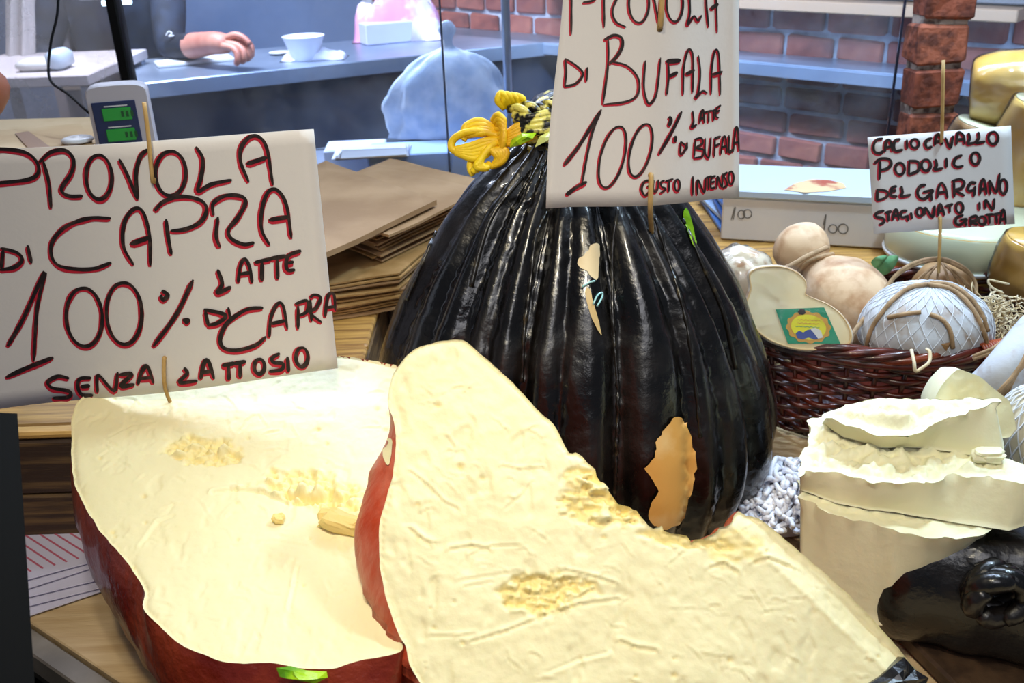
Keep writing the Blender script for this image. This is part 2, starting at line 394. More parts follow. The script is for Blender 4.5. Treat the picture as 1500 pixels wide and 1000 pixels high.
# ================================================================== counter and setting
tag(mesh('floor', *box((0.2, 1.6, -.93), 7, 7, .04), M['floor'], smooth=False), kind='structure')
def slab(name, x0, x1, y0, y1, z0, z1, m, bev=.003, **k): return mesh(name, *box(((x0 + x1) / 2, (y0 + y1) / 2, (z0 + z1) / 2), x1 - x0, y1 - y0, z1 - z0, bev=bev), m, smooth=False, **k)
# low counter: base cabinet, pine boards, steel edge
ct = thing('display_counter', 'pale pine counter with grey metal front edge carrying the big cheeses', 'counter', (0, .8, -.9))
slab('cabinet_body', -1.0, 1.75, .02, 2.04, -.9, -.03, M['black'], parent=ct)
# edge strip seen at lower left: line through pixels (35,912) and (200,1010) on z=0
e0 = at_z(33, 905, 0); e1 = at_z(185, 1006, 0); ed = (e1 - e0).normalized(); en = Vector((-ed.y, ed.x, 0))
ang = math.atan2(ed.y, ed.x)
rot = rz(ang)
for k in range(9):
    wdt = .118; c = e0 + ed * (.55) + en * (wdt / 2 + .001 + k * (wdt + .0015)); c.z = -.014 + (k % 2) * .0004
    mesh('plank', *box(c, 2.6, wdt, .028, rot, bev=.0015), M['wood'], ct, smooth=False)
c = e0 + ed * .5 - en * .014; c.z = -.017
mesh('metal_edge_strip', *box(c, 2.6, .024, .03, rot, bev=.002), mat('scuffed_grey_metal', '8D8478', .45, metal=.3, c2='6E665C', vs=9), ct, smooth=False)
c = e0 + ed * .5 - en * .036; c.z = -.045
mesh('dark_ledge', *box(c, 2.6, .016, .03, rot, bev=.002), M['black'], ct, smooth=False)
c = e0 + ed * .5 - en * .052; c.z = -.06
mesh('lower_metal_strip', *box(c, 2.6, .012, .03, rot, bev=.002), mat('dull_metal', '5B564E', .5, metal=.3), ct, smooth=False)
# near dark post at the left edge of the picture
pa = P(-40, 1100, .62); pb = at_y(-12, 560, pa.y + .05)
vs, fs = tube([P(6, 1120, .64), P(-22, 612, .70)], .022, 4)
tag(mesh('frame_post', vs, fs, M['black'], smooth=False), 'black vertical frame post at the left edge in front of the counter', 'post')
# raised back platform (honey pine boards with dark sawn front)
pf = thing('raised_shelf', 'raised pine shelf with dark sawn front behind the red-rind cheese', 'shelf', (0, 1.7, 0))
ZP = .13
for k, (x0, x1) in enumerate(((-1.0, -.52), (-.518, -.21))): slab('front_board', x0, x1, 1.03, 1.05, 0, ZP - .004, M['wood_dark'], parent=pf)
for k in range(4): slab('top_board', -1.0, -.212, 1.03 + k * .1205, 1.149 + k * .1205, ZP - .012 + .0, ZP, M['wood_warm'], parent=pf)
for k in range(5): slab('top_board', -1.0, 1.75, 1.515 + k * .107, 1.6205 + k * .107, ZP - .012, ZP, M['wood_warm'], parent=pf)
slab('front_board', -.208, 1.75, 1.502, 1.513, 0, ZP, M['wood_dark'], parent=pf)
slab('side_board', -.222, -.211, 1.055, 1.50, 0, ZP - .013, M['wood_dark'], parent=pf)
cr_ = thing('wooden_crate', 'low dark-fronted wooden crate behind the goat provola at the left', 'crate', (-.72, 1.1, 0))
for k in range(2): slab('front_plank', -.97, -.43, .985, 1.003, .001 + k * .0765, .0755 + k * .0765, M['wood_dark'], parent=cr_)
for k in range(2): slab('top_plank', -.97, -.43, .985 + k * .021, 1.005 + k * .0205, .1535, .163, M['wood_warm'], parent=cr_)
for x in (-.97, -.445): slab('side_plank', x, x + .015, 1.0035, 1.027, .001, .153, M['wood_dark'], parent=cr_)
# ================================================================== left cheese (goat provola)
A0 = at_z(390, 972, .15); tilt = R(12)
pl1 = Plane(A0, (0, -math.sin(tilt), math.cos(tilt)))
L1 = [(105, 640), (106, 690), (117, 727), (145, 775), (176, 811), (198, 841), (212, 868), (210, 890), (233, 916), (264, 943), (299, 958), (334, 970), (396, 971), (440, 978), (488, 979), (519, 969), (560, 961), (588, 952), (586, 930), (574, 890), (566, 820), (560, 740), (568, 660), (584, 590), (586, 541), (566, 532), (540, 527), (505, 522), (460, 519), (400, 520), (330, 526), (250, 536), (170, 553), (120, 582), (106, 610)]
t1 = thing('cut_provola', 'cut provola with red wax rind, pale crumbly face tilted up, under the goat sign', 'cheese', (A0.x, .8, 0))
o1 = outline_from_px(pl1, L1, .004, .0007)
rel1 = make_relief([(298, 660, 62, 20, 3, .0065), (455, 715, 75, 26, 8, .006), (480, 735, 60, 18, 10, .005), (540, 750, 22, 8, 10, .003), (1500, 0, 1, 1, 0, 0)],
    [([(312, 722), (345, 716), (385, 720), (420, 735)], 2, .003), ([(205, 800), (230, 765), (255, 755)], 1.6, .0012), ([(424, 890), (432, 855), (436, 830)], 1.6, .002), ([(404, 688), (420, 693), (440, 697)], 1.5, .0015),
     ([(226, 618), (190, 622), (160, 640)], 1.3, .0009), ([(340, 800), (400, 790), (450, 800)], 1.3, .0008), ([(480, 900), (486, 870), (478, 850)], 1.4, .001)], 3, area_px=(115, 560, 600, 965), nscr=95, holes=22)
cut_face('cut_face', o1, pl1, .0020, rel1, M['cheese'], t1)
def body_down(out, pl, prof, cx, push=None):
    c2 = sum((Vector(p) for p in out), Vector()) / len(out); c2 += cx
    rings = []
    sm = list(out)
    for _ in range(2):
        n_ = len(sm); sm = [sum((sm[(i + j) % n_] for j in range(-7, 8)), Vector()) / 15 for i in range(n_)]
    for s, t in prof:
        ring = []
        for p, ps in zip(out, sm):
            p = p.lerp(ps, min(1, t / .25))
            v = Vector(p); q = c2 + (v - c2) * s; z = v.z * (1 - t)
            if t > 0:
                j = fbm(Vector((q.x, q.y, z)), 14, 3) * .006 * min(1, t / .25)
                q = q + (v - c2).normalized() * j
            r = Vector((q.x, q.y, z if t < 1 else 0))
            if push and t > 0: r += push(v, t)
            ring.append(r)
        rings.append(ring)
    return rings
def pushl(v, t):
    k = max(0, -(v.x + .22)) * 1.0
    return Vector((-.0, -.01 * math.sin(math.pi * t), 0))
prof1 = [(1, 0), (1.006, .03), (1.02, .1), (1.035, .2), (1.045, .32), (1.04, .44), (1.015, .54), (.975, .62), (.945, .67), (.955, .72), (.965, .80), (.955, .88), (.93, .95), (.90, 1.0)]
vs, fs = loft(body_down(o1, pl1, prof1, Vector((0, .02, 0)), pushl), flip=False)
mesh('rind', vs, fs, M['red_rind'], t1)
# lime green foil label stuck at the front rim
g = [P(x, y, opt(pl1.px(440, 980)) - .012) for x, y in ((405, 978), (425, 976), (450, 980), (478, 984), (480, 992), (462, 1000), (435, 998), (410, 990))]
vs = []; fs = []
cg = sum(g, Vector()) / len(g)
for k, s in enumerate((1, .66, .33)):
    for i, p in enumerate(g): vs.append(cg + (p - cg) * s + _f * (-.004 * (k) + .0025 * math.sin(i * 2.3 + k)))
vs.append(cg - _f * .012)
for k in range(2):
    for i in range(8): a = k * 8 + i; b = k * 8 + (i + 1) % 8; fs.append((a, b, b + 8, a + 8))
for i in range(8): fs.append((16 + i, 16 + (i + 1) % 8, 24))
mesh('foil_label', vs, fs, M['green_foil'], t1, smooth=False)['label'] = 'crumpled lime green foil label'
# chunk broken off, lying on the left face
def lump(name, px, py, pl, rx, ry, rz_, m, parent=None, seed=0, rough=.25, seg=14, rotz=0, facet=True):
    c = pl.px(px, py); vs = []; fs = []; n = 9
    for i in range(n + 1):
        th = math.pi * i / n
        for s in range(seg):
            a = 2 * math.pi * s / seg; v = Vector((math.sin(th) * math.cos(a), math.sin(th) * math.sin(a), math.cos(th)))
            w_ = v * (1 + rough * noise.noise(v * 1.9 + Vector((seed * 7, 0, 0)))) 
            w_ = Vector((math.copysign(abs(w_.x) ** .7, w_.x) * rx, math.copysign(abs(w_.y) ** .7, w_.y) * ry, math.copysign(abs(w_.z) ** .7, w_.z) * rz_))
            w_ = rz(rotz) @ w_
            vs.append(c + pl.e1 * w_.x + pl.e2 * w_.y + pl.n * (w_.z + rz_ * .7))
    for i in range(n):
        for s in range(seg): a = i * seg + s; b = i * seg + (s + 1) % seg; fs.append((a, a + seg, b + seg, b))
    return mesh(name, vs, fs, m, parent, smooth=not facet)
M['cheese_deep'] = cheese_mat('yellow_cheese_paste', 'F0D68C', 'EAC670')
tag(lump('cheese_crumb', 500, 772, pl1, .024, .011, .010, M['cheese_deep'], seed=3, rough=.5, rotz=-.35), 'broken yellow cheese lump lying on the goat provola face', 'cheese crumb')
tag(lump('cheese_crumb', 409, 762, pl1, .006, .005, .004, M['cheese_deep'], seed=5, rough=.5), 'small crumb left of the yellow lump on the goat provola', 'cheese crumb')
# ================================================================== front right cheese half
B0 = at_z(900, 1000, .12); tl2 = R(50)
pl2 = Plane(B0, (0.05, -math.sin(tl2), math.cos(tl2)))
L2 = [(670, 497), (683, 500), (705, 519), (752, 561), (790, 603), (812, 622), (832, 660), (846, 665), (862, 683), (876, 700), (888, 712), (905, 735), (925, 748), (945, 762), (965, 776), (995, 782), (1015, 790), (1033, 788), (1050, 775), (1070, 765), (1082, 755), (1103, 754), (1125, 766), (1175, 808), (1230, 856), (1290, 916), (1345, 978), (1357, 990), (1345, 1010), (1320, 1060), (1200, 1120), (1000, 1160), (800, 1150), (680, 1090), (640, 1040), (616, 1000), (600, 972), (595, 948), (586, 934), (574, 904), (564, 868), (557, 830), (555, 795), (557, 762), (566, 728), (575, 697), (580, 650), (577, 617), (568, 592), (572, 560), (582, 538), (606, 512), (634, 502), (655, 498)]
t2 = thing('cut_provola', 'largest cut provola in front, with torn notch and red rind at its left side', 'cheese', (.05, .6, 0))
o2 = [pl2.px(*q) for q in L2]; o2 = resample(smooth_path(o2, 3, True), .0035)
def inb(p):
    x, y = proj(p); return (830 < x < 1100 and y < 800)
o2 = [p + (pl2.e1 * fbm(p, 100, 3) + pl2.e2 * fbm(p + Vector((3, 3, 3)), 100, 3)) * (.004 if inb(p) else .0007) for p in o2]
rel2 = make_relief([(795, 866, 72, 30, -5, .008), (905, 725, 62, 26, 35, .009), (880, 745, 60, 26, 10, .006), (1000, 790, 70, 12, 8, .005), (850, 700, 24, 20, 30, .004), (1080, 800, 40, 25, 0, .0012)],
    [([(690, 940), (740, 925), (800, 902), (850, 885), (905, 878)], 1.8, .0016), ([(825, 835), (870, 845), (902, 855)], 1.6, .002), ([(600, 690), (625, 710), (650, 735), (670, 745)], 1.4, .0013), ([(735, 683), (760, 688), (795, 686)], 1.3, .0014),
     ([(690, 812), (720, 800), (760, 798)], 1.4, .001), ([(600, 775), (615, 788), (628, 796)], 2.2, .002), ([(630, 931), (670, 932), (695, 928)], 1.3, .0012), ([(910, 940), (930, 948), (960, 953)], 2.0, .002), ([(890, 955), (850, 965), (800, 985)], 2.0, .001),
     ([(1040, 832), (1060, 826), (1080, 838)], 2, .0018), ([(1105, 825), (1125, 818), (1160, 830)], 2, .0018), ([(655, 640), (665, 655), (658, 665)], 1.6, .001), ([(672, 850), (760, 836)], 1.3, .0009), ([(680, 859), (720, 852)], 1.3, .0009), ([(660, 805), (690, 800), (715, 805)], 2, .0016), ([(740, 745), (765, 725), (780, 705)], 1.3, .0008)],
    11, area_px=(590, 540, 1300, 1000), nscr=150, fine=.0008, holes=30)
ea, eb = pl2.px(1093, 748), pl2.px(1362, 998); ev = (eb - ea).normalized()
def bevel2(P3):
    out = np.zeros(len(P3))
    for i, p in enumerate(P3):
        x, y = proj(p)
        if x > 1060 and y > 740:
            d = ((p - ea) - ev * (p - ea).dot(ev)).length; k = .017
            if d < k: out[i] = -(k - d) * .45
            elif d < k + .004: out[i] = .0006
    return out
cut_face('cut_face', o2, pl2, .0019, rel2, M['cheese'], t2, extra=bevel2)
cc2 = pl2.px(820, 840)
eh2 = bevel2(o2); o2r = [p + pl2.n * e for p, e in zip(o2, eh2)]
prof2 = [(1, 0, 0), (1.0, .004, .2), (.995, .012, .55), (.985, .022, .85), (.97, .035, 1.0), (.93, .05, 1.0), (.85, .065, .9), (.72, .08, .8), (.5, .09, .6), (.25, .095, .3)]
rings = []
for s, d, bl in prof2:
    ring = []
    for p in o2r:
        x, y = proj(p); wl = max(0, min(1, (620 + max(0, y - 900) * .35 - x) / 30)) if x < 700 else 0
        wl *= max(0, min(1, (y - 590) / 90))
        bs = s
        q = cc2 + (p - cc2) * bs - pl2.n * d
        q -= pl2.e1 * (.0300 * bl * wl * (1 - .35 * max(0, min(1, (y - 800) / 150))))
        lf = max(0, min(1, (620 - x) / 60)); q += pl2.e1 * (max(0, d - .045) * 1.3 * lf)
        if d > 0: d2 = max(0, d - .018); q -= pl2.e2 * (d2 * .85 * (1 - wl) * (1 if y < 1000 else 0)) + pl2.e1 * (d2 * .7 * max(0, min(1, (x - 1110) / 120)) * (1 if y < 1010 else 0))
        if wl > 0 and d > 0: q += pl2.e1 * .0026 * math.sin(p.z * 330 + d * 260) * 1.4 * wl * max(0, min(1, (y - 830) / 80))
        q += pl2.n * fbm(q, 20, 2) * (.003 if d > 0 else 0)
        q.z = max(q.z, .001) if d > .01 else q.z
        ring.append(q)
    rings.append(ring)
vs, fs = loft(rings, flip=False)
mesh('rind', vs, fs, M['salmon_rind'], t2)
BV = BVHTree.FromPolygons([tuple(v) for v in vs], fs)
# ---- generic patch that hugs a built surface
def patch(name, poly_px, tree, m, parent, off=.0012, h=7, label=None, smooth=True, jag=2.0, thick=True):
    o = [Vector((a, b)) for a, b in poly_px]
    o = [Vector((p.x, p.y)) for p in smooth_path([Vector((a, b, 0)) for a, b in poly_px], 4, True)]
    o = [Vector((p.x + jag * noise.noise(Vector((p.x * .12, p.y * .12, 0))), p.y + jag * noise.noise(Vector((p.x * .12, p.y * .12, 9))))) for p in resample([Vector((q.x, q.y, 0)) for q in o], h * .7)]
    pts, tris, orig = fill2d(o, h); vs = []; ok = []
    for q in pts:
        d = D(q[0], q[1]).normalized(); hit = tree.ray_cast(CAM, d)
        if hit[0] is None: vs.append(CAM + d * 1.2); ok.append(False); continue
        n = hit[1]
        if n.dot(d) > 0: n = -n
        vs.append(hit[0] + n * off); ok.append(True)
    good = [t for t in tris if all(ok[i] for i in t)]
    used = sorted({i for t in good for i in t}); mp = {k: j for j, k in enumerate(used)}
    if not used: return None
    ob = mesh(name, [vs[i] for i in used], [tuple(mp[i] for i in t)[::-1] for t in good], m, parent, smooth)
    if label: ob['label'] = label
    return ob
patch('bare_patch', [(570, 642), (576, 645), (575, 660), (572, 678), (566, 680), (562, 662), (561, 650)], BV, M['cheese'], t2, label='bare cream patch where the red wax is gone')
vs, fs = [], []
w_ = [(1288, 990), (1305, 975), (1322, 962), (1328, 968), (1338, 980), (1358, 992), (1350, 1012), (1320, 1040), (1275, 1030), (1265, 1005)]
g = [pl2.px(*q) + pl2.n * .003 for q in w_]; cg = sum(g, Vector()) / len(g)
vs = g + [cg + (p - cg) * .5 + pl2.n * (.006 + .003 * math.sin(i * 3)) for i, p in enumerate(g)] + [cg + pl2.n * .008] + [p - pl2.n * .03 for p in g]
k = len(g)
for i in range(k):
    j = (i + 1) % k; fs += [(i, j, j + k, i + k), (i + k, j + k, 2 * k), (2 * k + 1 + i, 2 * k + 1 + j, j, i)]
mesh('torn_wax_flap', vs, fs, M['black_wax'], t2, smooth=False)['label'] = 'dark torn wax flap at the lower right corner'
# ================================================================== black provola
CX, CY = P(842, 600, 1.24).x, 1.08
CX = .073
t3 = thing('black_provola', 'giant fluted pear-shaped provola in glossy black wax, tied with yellow cord', 'cheese', (CX, CY, 0))
prof3 = spl([(0.10, .000), (.165, .004), (.205, .018), (.236, .05), (.250, .09), (.2515, .13), (.243, .175), (.226, .225), (.204, .275), (.180, .32), (.154, .36), (.127, .395), (.100, .425), (.074, .45), (.054, .468), (.046, .485), (.046, .50)], 7)
CR = [(-72, .10, .5), (-56, .06, 1.0), (-38, .05, 1.0), (-27, .03, .4), (-15, .045, 1.25), (-4, .025, .35), (11, .05, 1.4), (29, .04, 1.0), (38, .03, .4), (50, .045, 1.0), (68, .05, .9), (88, .06, 1), (110, .05, 1), (135, .05, 1), (160, .05, 1), (185, .05, 1), (208, .05, 1), (232, .05, 1), (262, .05, 1)]
def flute(a, t, r, z):
    th = (math.degrees(a) + 90) % 360 - 90
    th += 3.0 * math.sin(z * 9 + th * .05) * (1 if z < .42 else .5)
    up = min(1, max(0, (z - .01) / .05)) * min(1, max(.25, (.50 - z) / .06))
    f = 0; best = 999
    for c, wd, am in CR:
        dd = (th - c + 180) % 360 - 180; x = R(dd) / (wd * (1.15 if z < .3 else 1.5)); f -= am * math.exp(-x * x); best = min(best, abs(dd))
        x2 = R(dd) / (wd * .25); f += .22 * am * math.exp(-x2 * x2)
    bul = min(best / 10.0, 1) ** .7
    p = Vector((math.sin(a) * r, -math.cos(a) * r, z))
    near = math.exp(-(best / 2.6) ** 2)
    rough = near * (fbm(p, 120, 3) * .0035 + .0018 * math.sin(z * 520 + 3 * noise.noise(p * 40)))
    return r + up * (.0135 * f + .007 * bul) + fbm(p, 9, 3) * .0035 + rough
vs, fs = lathe(prof3, (CX, CY, 0), 560, flute)
mesh('wax_body', vs, fs, M['black_wax'], t3)
BV3 = BVHTree.FromPolygons([tuple(v) for v in vs], fs)
patch('bare_patch', [(985, 611), (1000, 617), (1012, 640), (1020, 668), (1018, 700), (1008, 732), (1000, 755), (985, 770), (965, 772), (950, 757), (953, 735), (962, 718), (953, 700), (946, 685), (958, 668), (960, 645), (972, 628)], BV3, M['tan_rind'], t3, off=.0032, label='tan bare rind patch low on the right', jag=4)
patch('bare_patch', [(868, 357), (877, 360), (876, 385), (874, 410), (866, 405), (860, 397), (850, 392), (848, 380), (856, 374), (862, 366)], BV3, mat('cream_bare_rind', 'E3CFA4', .5), t3, off=.0012, h=5, label='cream torn patch high on the front')
patch('bare_patch', [(857, 424), (864, 424), (868, 440), (874, 462), (880, 490), (872, 478), (862, 452)], BV3, mat('cream_bare_rind', 'C9AC74', .5), t3, off=.0012, h=4, jag=.5, label='narrow cream scratch below the torn patch')
def on_tree(px, py, tree, off):
    d = D(px, py).normalized(); hit = tree.ray_cast(CAM, d)
    if hit[0] is None: return None
    n = hit[1]; n = n if n.dot(d) < 0 else -n
    return hit[0] + n * off
def line_on(tree, pts, off, r, n=4, sides=5):
    q = [on_tree(x, y, tree, off) for x, y in [(p.x, p.y) for p in smooth_path([Vector((a, b, 0)) for a, b in pts], n)]]
    q = [p for p in q if p is not None]
    return tube(q, r, sides)
mesh('pale_wire', *line_on(BV3, [(853, 421), (862, 415), (870, 412)], .002, .0012), mat('pale_teal_wire', '9FD0D0', .3), t3)
mesh('pale_wire', *line_on(BV3, [(868, 446), (873, 434), (879, 429), (880, 435), (873, 449)], .002, .0011), mat('pale_teal_wire', '9FD0D0', .3), t3)
# waxed cords lying in the creases
def cord_on(pts, r=.0028): 
    return line_on(BV3, pts, .0005, lambda t: r * (1 + .35 * math.sin(t * 190)), 10, 6)
for pts in ([(800, 310), (784, 350), (776, 420), (768, 480), (764, 560)], [(905, 305), (898, 360), (897, 430), (900, 500), (905, 580), (903, 660), (900, 730)], [(960, 320), (985, 400), (1005, 470), (1018, 560), (1026, 640)], [(765, 260), (725, 310), (705, 360), (690, 420)], [(700, 250), (650, 320), (622, 380), (596, 440)], [(1000, 320), (1030, 390), (1060, 460), (1078, 540)]):
    mesh('waxed_cord', *cord_on(pts, .0022), M['wax_thread'], t3)
patch('green_streak', [(1003, 305), (1010, 318), (1018, 350), (1016, 362), (1008, 345), (1000, 318)], BV3, M['green_foil'], t3, off=.002, h=4, jag=.5, label='yellow-green foil strip near the shoulder')
# neck wraps: waxed band and yellow cords
def dnk(x, y, k=0): return P(x, y, opt((CX, CY - .045, .48)) + k)
rr = random.Random(4)
for k in range(7):
    z = .462 + k * .006; pts = [(CX + (.052 - .0008 * k) * math.sin(a), CY - (.052 - .0008 * k) * math.cos(a), z + .004 * math.sin(a * 2 + k)) for a in [i * math.pi / 18 for i in range(36)]]
    vs, fs = tube(pts, lambda t: .0042, 6, closed=True)
    o = mesh('neck_cord', vs, fs, M['wax_yellow'] if 'wax_yellow' in M else M.setdefault('wax_yellow', mat('wax_stained_yellow_cord', '120F08', .3, c2='D6C860', vs=75, vc=(.47, .56), coat=.3, bump=.002, bscale=120)), t3)
EXC = .0
def ycord(pts, r=.0042, n=8, k0=0, m='yellow_cord', nm='yellow_cord'):
    q = [dnk(x, y, k + k0) for x, y, k in pts]
    return mesh(nm, *tube(smooth_path(q, n), r, 7), M[m], t3)
# top bundle
vs, fs = lathe(spl([(.03, .485), (.036, .497), (.03, .512), (.016, .52), (.004, .524)], 4), (CX - .01, CY, 0), 24, lambda a, t, r, z: r * (1 + .15 * math.sin(a * 5)))
mesh('waxed_knot', vs, fs, M['wax_yellow'], t3)
for i, (x, y) in enumerate(((760, 162), (775, 158), (790, 160), (803, 155), (812, 152))):
    ycord([(x - 14, y - 2 + i, -.002), (x, y - 4, -.012), (x + 16, y + 6, -.012), (x + 22, y + 22, -.004)], .0048, m='wax_yellow', nm='neck_cord')
for i in range(4): ycord([(752 + i * 2, 168 + i * 7, -.008), (775, 172 + i * 7, -.016), (800, 166 + i * 8, -.018), (830, 158 + i * 9, -.012)], .0046, m='wax_yellow', nm='neck_cord')
for i in range(4): ycord([(738 + i * 3, 158 - i, .004), (729 + i * 9, 148 - i * 2, -.004), (733 + i * 8, 137 + i, -.006), (742 + i * 8, 142 + i, -.006), (748 + i * 5, 158, .004)], .0036)
# knot and tassels to the left
for i in range(5): ycord([(722 + i * 3, 176 + i * 5, 0), (729 + i * 2, 168 + i * 6, -.012), (738, 176 + i * 6, -.014), (735, 188 + i * 7, -.010), (724, 190 + i * 7, 0)], .0036)
for i in range(6): ycord([(735, 205 + i, -.004), (750, 190 + i * 4, -.010), (768, 180 + i * 5, -.012), (785, 178 + i * 4, -.010)], .0042)
for i in range(4): ycord([(733, 195, 0), (705, 177 + i * 6, -.002 * i), (684, 183 + i * 5, 0), (678, 196 + i * 3, 0)], .0040)
ycord([(735, 200, -.004), (700, 192, -.006), (676, 196, -.004), (663, 206, 0), (662, 218, 0), (675, 222, 0), (692, 215, 0), (715, 206, 0)], .0042)
for i in range(5): ycord([(733, 205, -.004), (712, 206 + i * 5, -.006), (694, 212 + i * 5, -.004), (680, 216 + i * 3, -.002), (668, 219 + i, 0)], .0044)
for i in range(7): ycord([(735, 206, -.002), (722 - i * 1.5, 212 + i * 2, -.008), (710 - i * 2, 225 + i * 3, -.010), (700 + i * 4 - i * 2, 240 + i, -.008), (693 + i * 4, 252 - i * 2, -.004)], .0040)
ycord([(700, 225, 0), (690, 235, 0), (689, 248, 0), (694, 256, 0)], .0038)
for i in range(5): ycord([(712 - i * 2, 214 + i * 2, -.006), (724 + i * 4, 224 - i, -.01), (728 + i * 2, 232 + i, -.008), (722 - i, 244, -.004)], .0038)
g = [dnk(x, y, k) for x, y, k in ((748, 205, -.012), (765, 194, -.016), (788, 192, -.018), (780, 203, -.026), (762, 212, -.026), (747, 216, -.018))]
cg = sum(g, Vector()) / 6 - _f * .012
vs = g + [cg + (p - cg) * .5 - _f * .004 * (i % 2) for i, p in enumerate(g)] + [cg]
fs = [(i, (i + 1) % 6, 6 + (i + 1) % 6, 6 + i) for i in range(6)] + [(6 + i, 6 + (i + 1) % 6, 12) for i in range(6)]
mesh('foil_scrap', vs, fs, M['green_foil'], t3, smooth=False)['label'] = 'crumpled lime green foil under the cords'
g = [dnk(x, y, k) for x, y, k in ((783, 216, -.015), (790, 200, -.02), (808, 190, -.02), (812, 200, -.022), (798, 208, -.024))]
mesh('foil_scrap', g + [sum(g, Vector()) / 5 - _f * .006], [(i, (i + 1) % 5, 5) for i in range(5)], mat('pale_green_foil', 'DDE389', .4), t3, smooth=False)['label'] = 'pale yellow-green foil scrap beside the sign'
# ================================================================== handwritten signs
def ell(cx, cy, rx, ry, tilt=0, a0=-100, a1=268, n=16):
    o = []
    for i in range(n + 1):
        a = R(a0 + (a1 - a0) * i / n); x, y = rx * math.cos(a), ry * math.sin(a); t = R(tilt)
        o.append((cx + x * math.cos(t) - y * math.sin(t), cy + x * math.sin(t) + y * math.cos(t)))
    return o
class Sign:
    def __init__(s, quad, p0, n, bend, thick=.0006):
        s.q = quad; s.p0 = Vector(p0); s.n = Vector(n).normalized()
        if s.n.dot(_f) > 0: s.n = -s.n
        s.bend = bend
        s.a = [on_plane(x, y, s.p0, s.n) for x, y in quad]     # tl tr br bl
        s.ex = (s.a[1] - s.a[0]).normalized(); s.w = (s.a[1] - s.a[0]).length
    def at(s, px, py, off=0):
        p = on_plane(px, py, s.p0, s.n); u = (p - s.a[0]).dot(s.ex) / s.w
        return p + s.n * (s.bend(u, (p.z - s.a[3].z)) + off)
    def sheet(s, parent, edges=None, nx=24, ny=16):
        (x0, y0), (x1, y1), (x2, y2), (x3, y3) = s.q; vs = []; fs = []
        for off in (0, -.0007):
            for j in range(ny + 1):
                for i in range(nx + 1):
                    u, v = i / nx, j / ny
                    X = (1 - v) * ((1 - u) * x0 + u * x1) + v * ((1 - u) * x3 + u * x2); Y = (1 - v) * ((1 - u) * y0 + u * y1) + v * ((1 - u) * y3 + u * y2)
                    if edges: X, Y = edges(u, v, X, Y)
                    vs.append(s.at(X, Y, off))
        m_ = (nx + 1) * (ny + 1)
        for j in range(ny):
            for i in range(nx):
                a = j * (nx + 1) + i; fs.append((a, a + nx + 1, a + nx + 2, a + 1)); b = a + m_; fs.append((b, b + 1, b + nx + 2, b + nx + 1))
        rim = [i for i in range(nx + 1)] + [j * (nx + 1) + nx for j in range(1, ny + 1)] + [ny * (nx + 1) + i for i in range(nx - 1, -1, -1)] + [j * (nx + 1) for j in range(ny - 1, 0, -1)]
        for a, b in zip(rim, rim[1:] + rim[:1]): fs.append((a, b, b + m_, a + m_))
        return mesh('card', vs, fs, M['paper'], parent)
    def ribbon(s, pts, wpx, off, taper=.25, wob=.3, seed=0, dx=0, dy=0, closed=False):
        pts = smooth_path([Vector((x + dx, y + dy, 0)) for x, y in pts], 7) if len(pts) > 2 else [Vector((pts[0][0] + dx, pts[0][1] + dy, 0)).lerp(Vector((pts[1][0] + dx, pts[1][1] + dy, 0)), t / 6) for t in range(7)]
        vs = []; fs = []; n = len(pts)
        for i, p in enumerate(pts):
            t = (pts[min(i + 1, n - 1)] - pts[max(i - 1, 0)]); t = t.normalized() if t.length > 1e-6 else Vector((1, 0, 0))
            nn = Vector((-t.y, t.x, 0)); k = i / (n - 1)
            w_ = wpx * (1 + wob * noise.noise(Vector((p.x * .05, p.y * .05, seed)))) * (1 - taper * (abs(2 * k - 1) ** 6))
            w_ *= .85 + .3 * abs(t.x * .7 - t.y * .7)
            if i == 0 or i == n - 1: w_ *= .6
            a, b = p + nn * w_ / 2, p - nn * w_ / 2; vs += [s.at(a.x, a.y, off), s.at(b.x, b.y, off)]
        for i in range(n - 1): a = 2 * i; fs.append((a, a + 1, a + 3, a + 2))
        return vs, fs
    def write(s, strokes, tf, wpx, parent, red=(-1.2, 1.8), wr=1.15, wb=.72):
        rd = []; bk = []
        for k, st in enumerate(strokes):
            w_ = wpx
            if isinstance(st, tuple) and len(st) == 2 and isinstance(st[0], (int, float)) and isinstance(st[1], list): w_ = wpx * st[0]; st = st[1]
            q = [tf(*p) for p in st]; jx, jy = red
            rd.append(s.ribbon(q, w_ * wr, .0004, seed=k, dx=jx * .6, dy=jy * .7))
            bk.append(s.ribbon(q, w_ * wb, .0007, seed=k + 50, dx=-jx * .5, dy=-jy * .5))
        o = mesh('red_lettering', *join(rd), M['ink_red'], parent, smooth=False); o['label'] = 'red marker lettering'
        o = mesh('black_lettering', *join(bk), M['ink_black'], parent, smooth=False); o['label'] = 'black marker lettering'
def skewer(parent, sg, pts, r=.0022, label=None, m='bamboo'):
    vs, fs = tube(smooth_path(pts, 4), lambda t: r, 8); o = mesh('skewer', vs, fs, M[m], parent); return o
W = 1.0
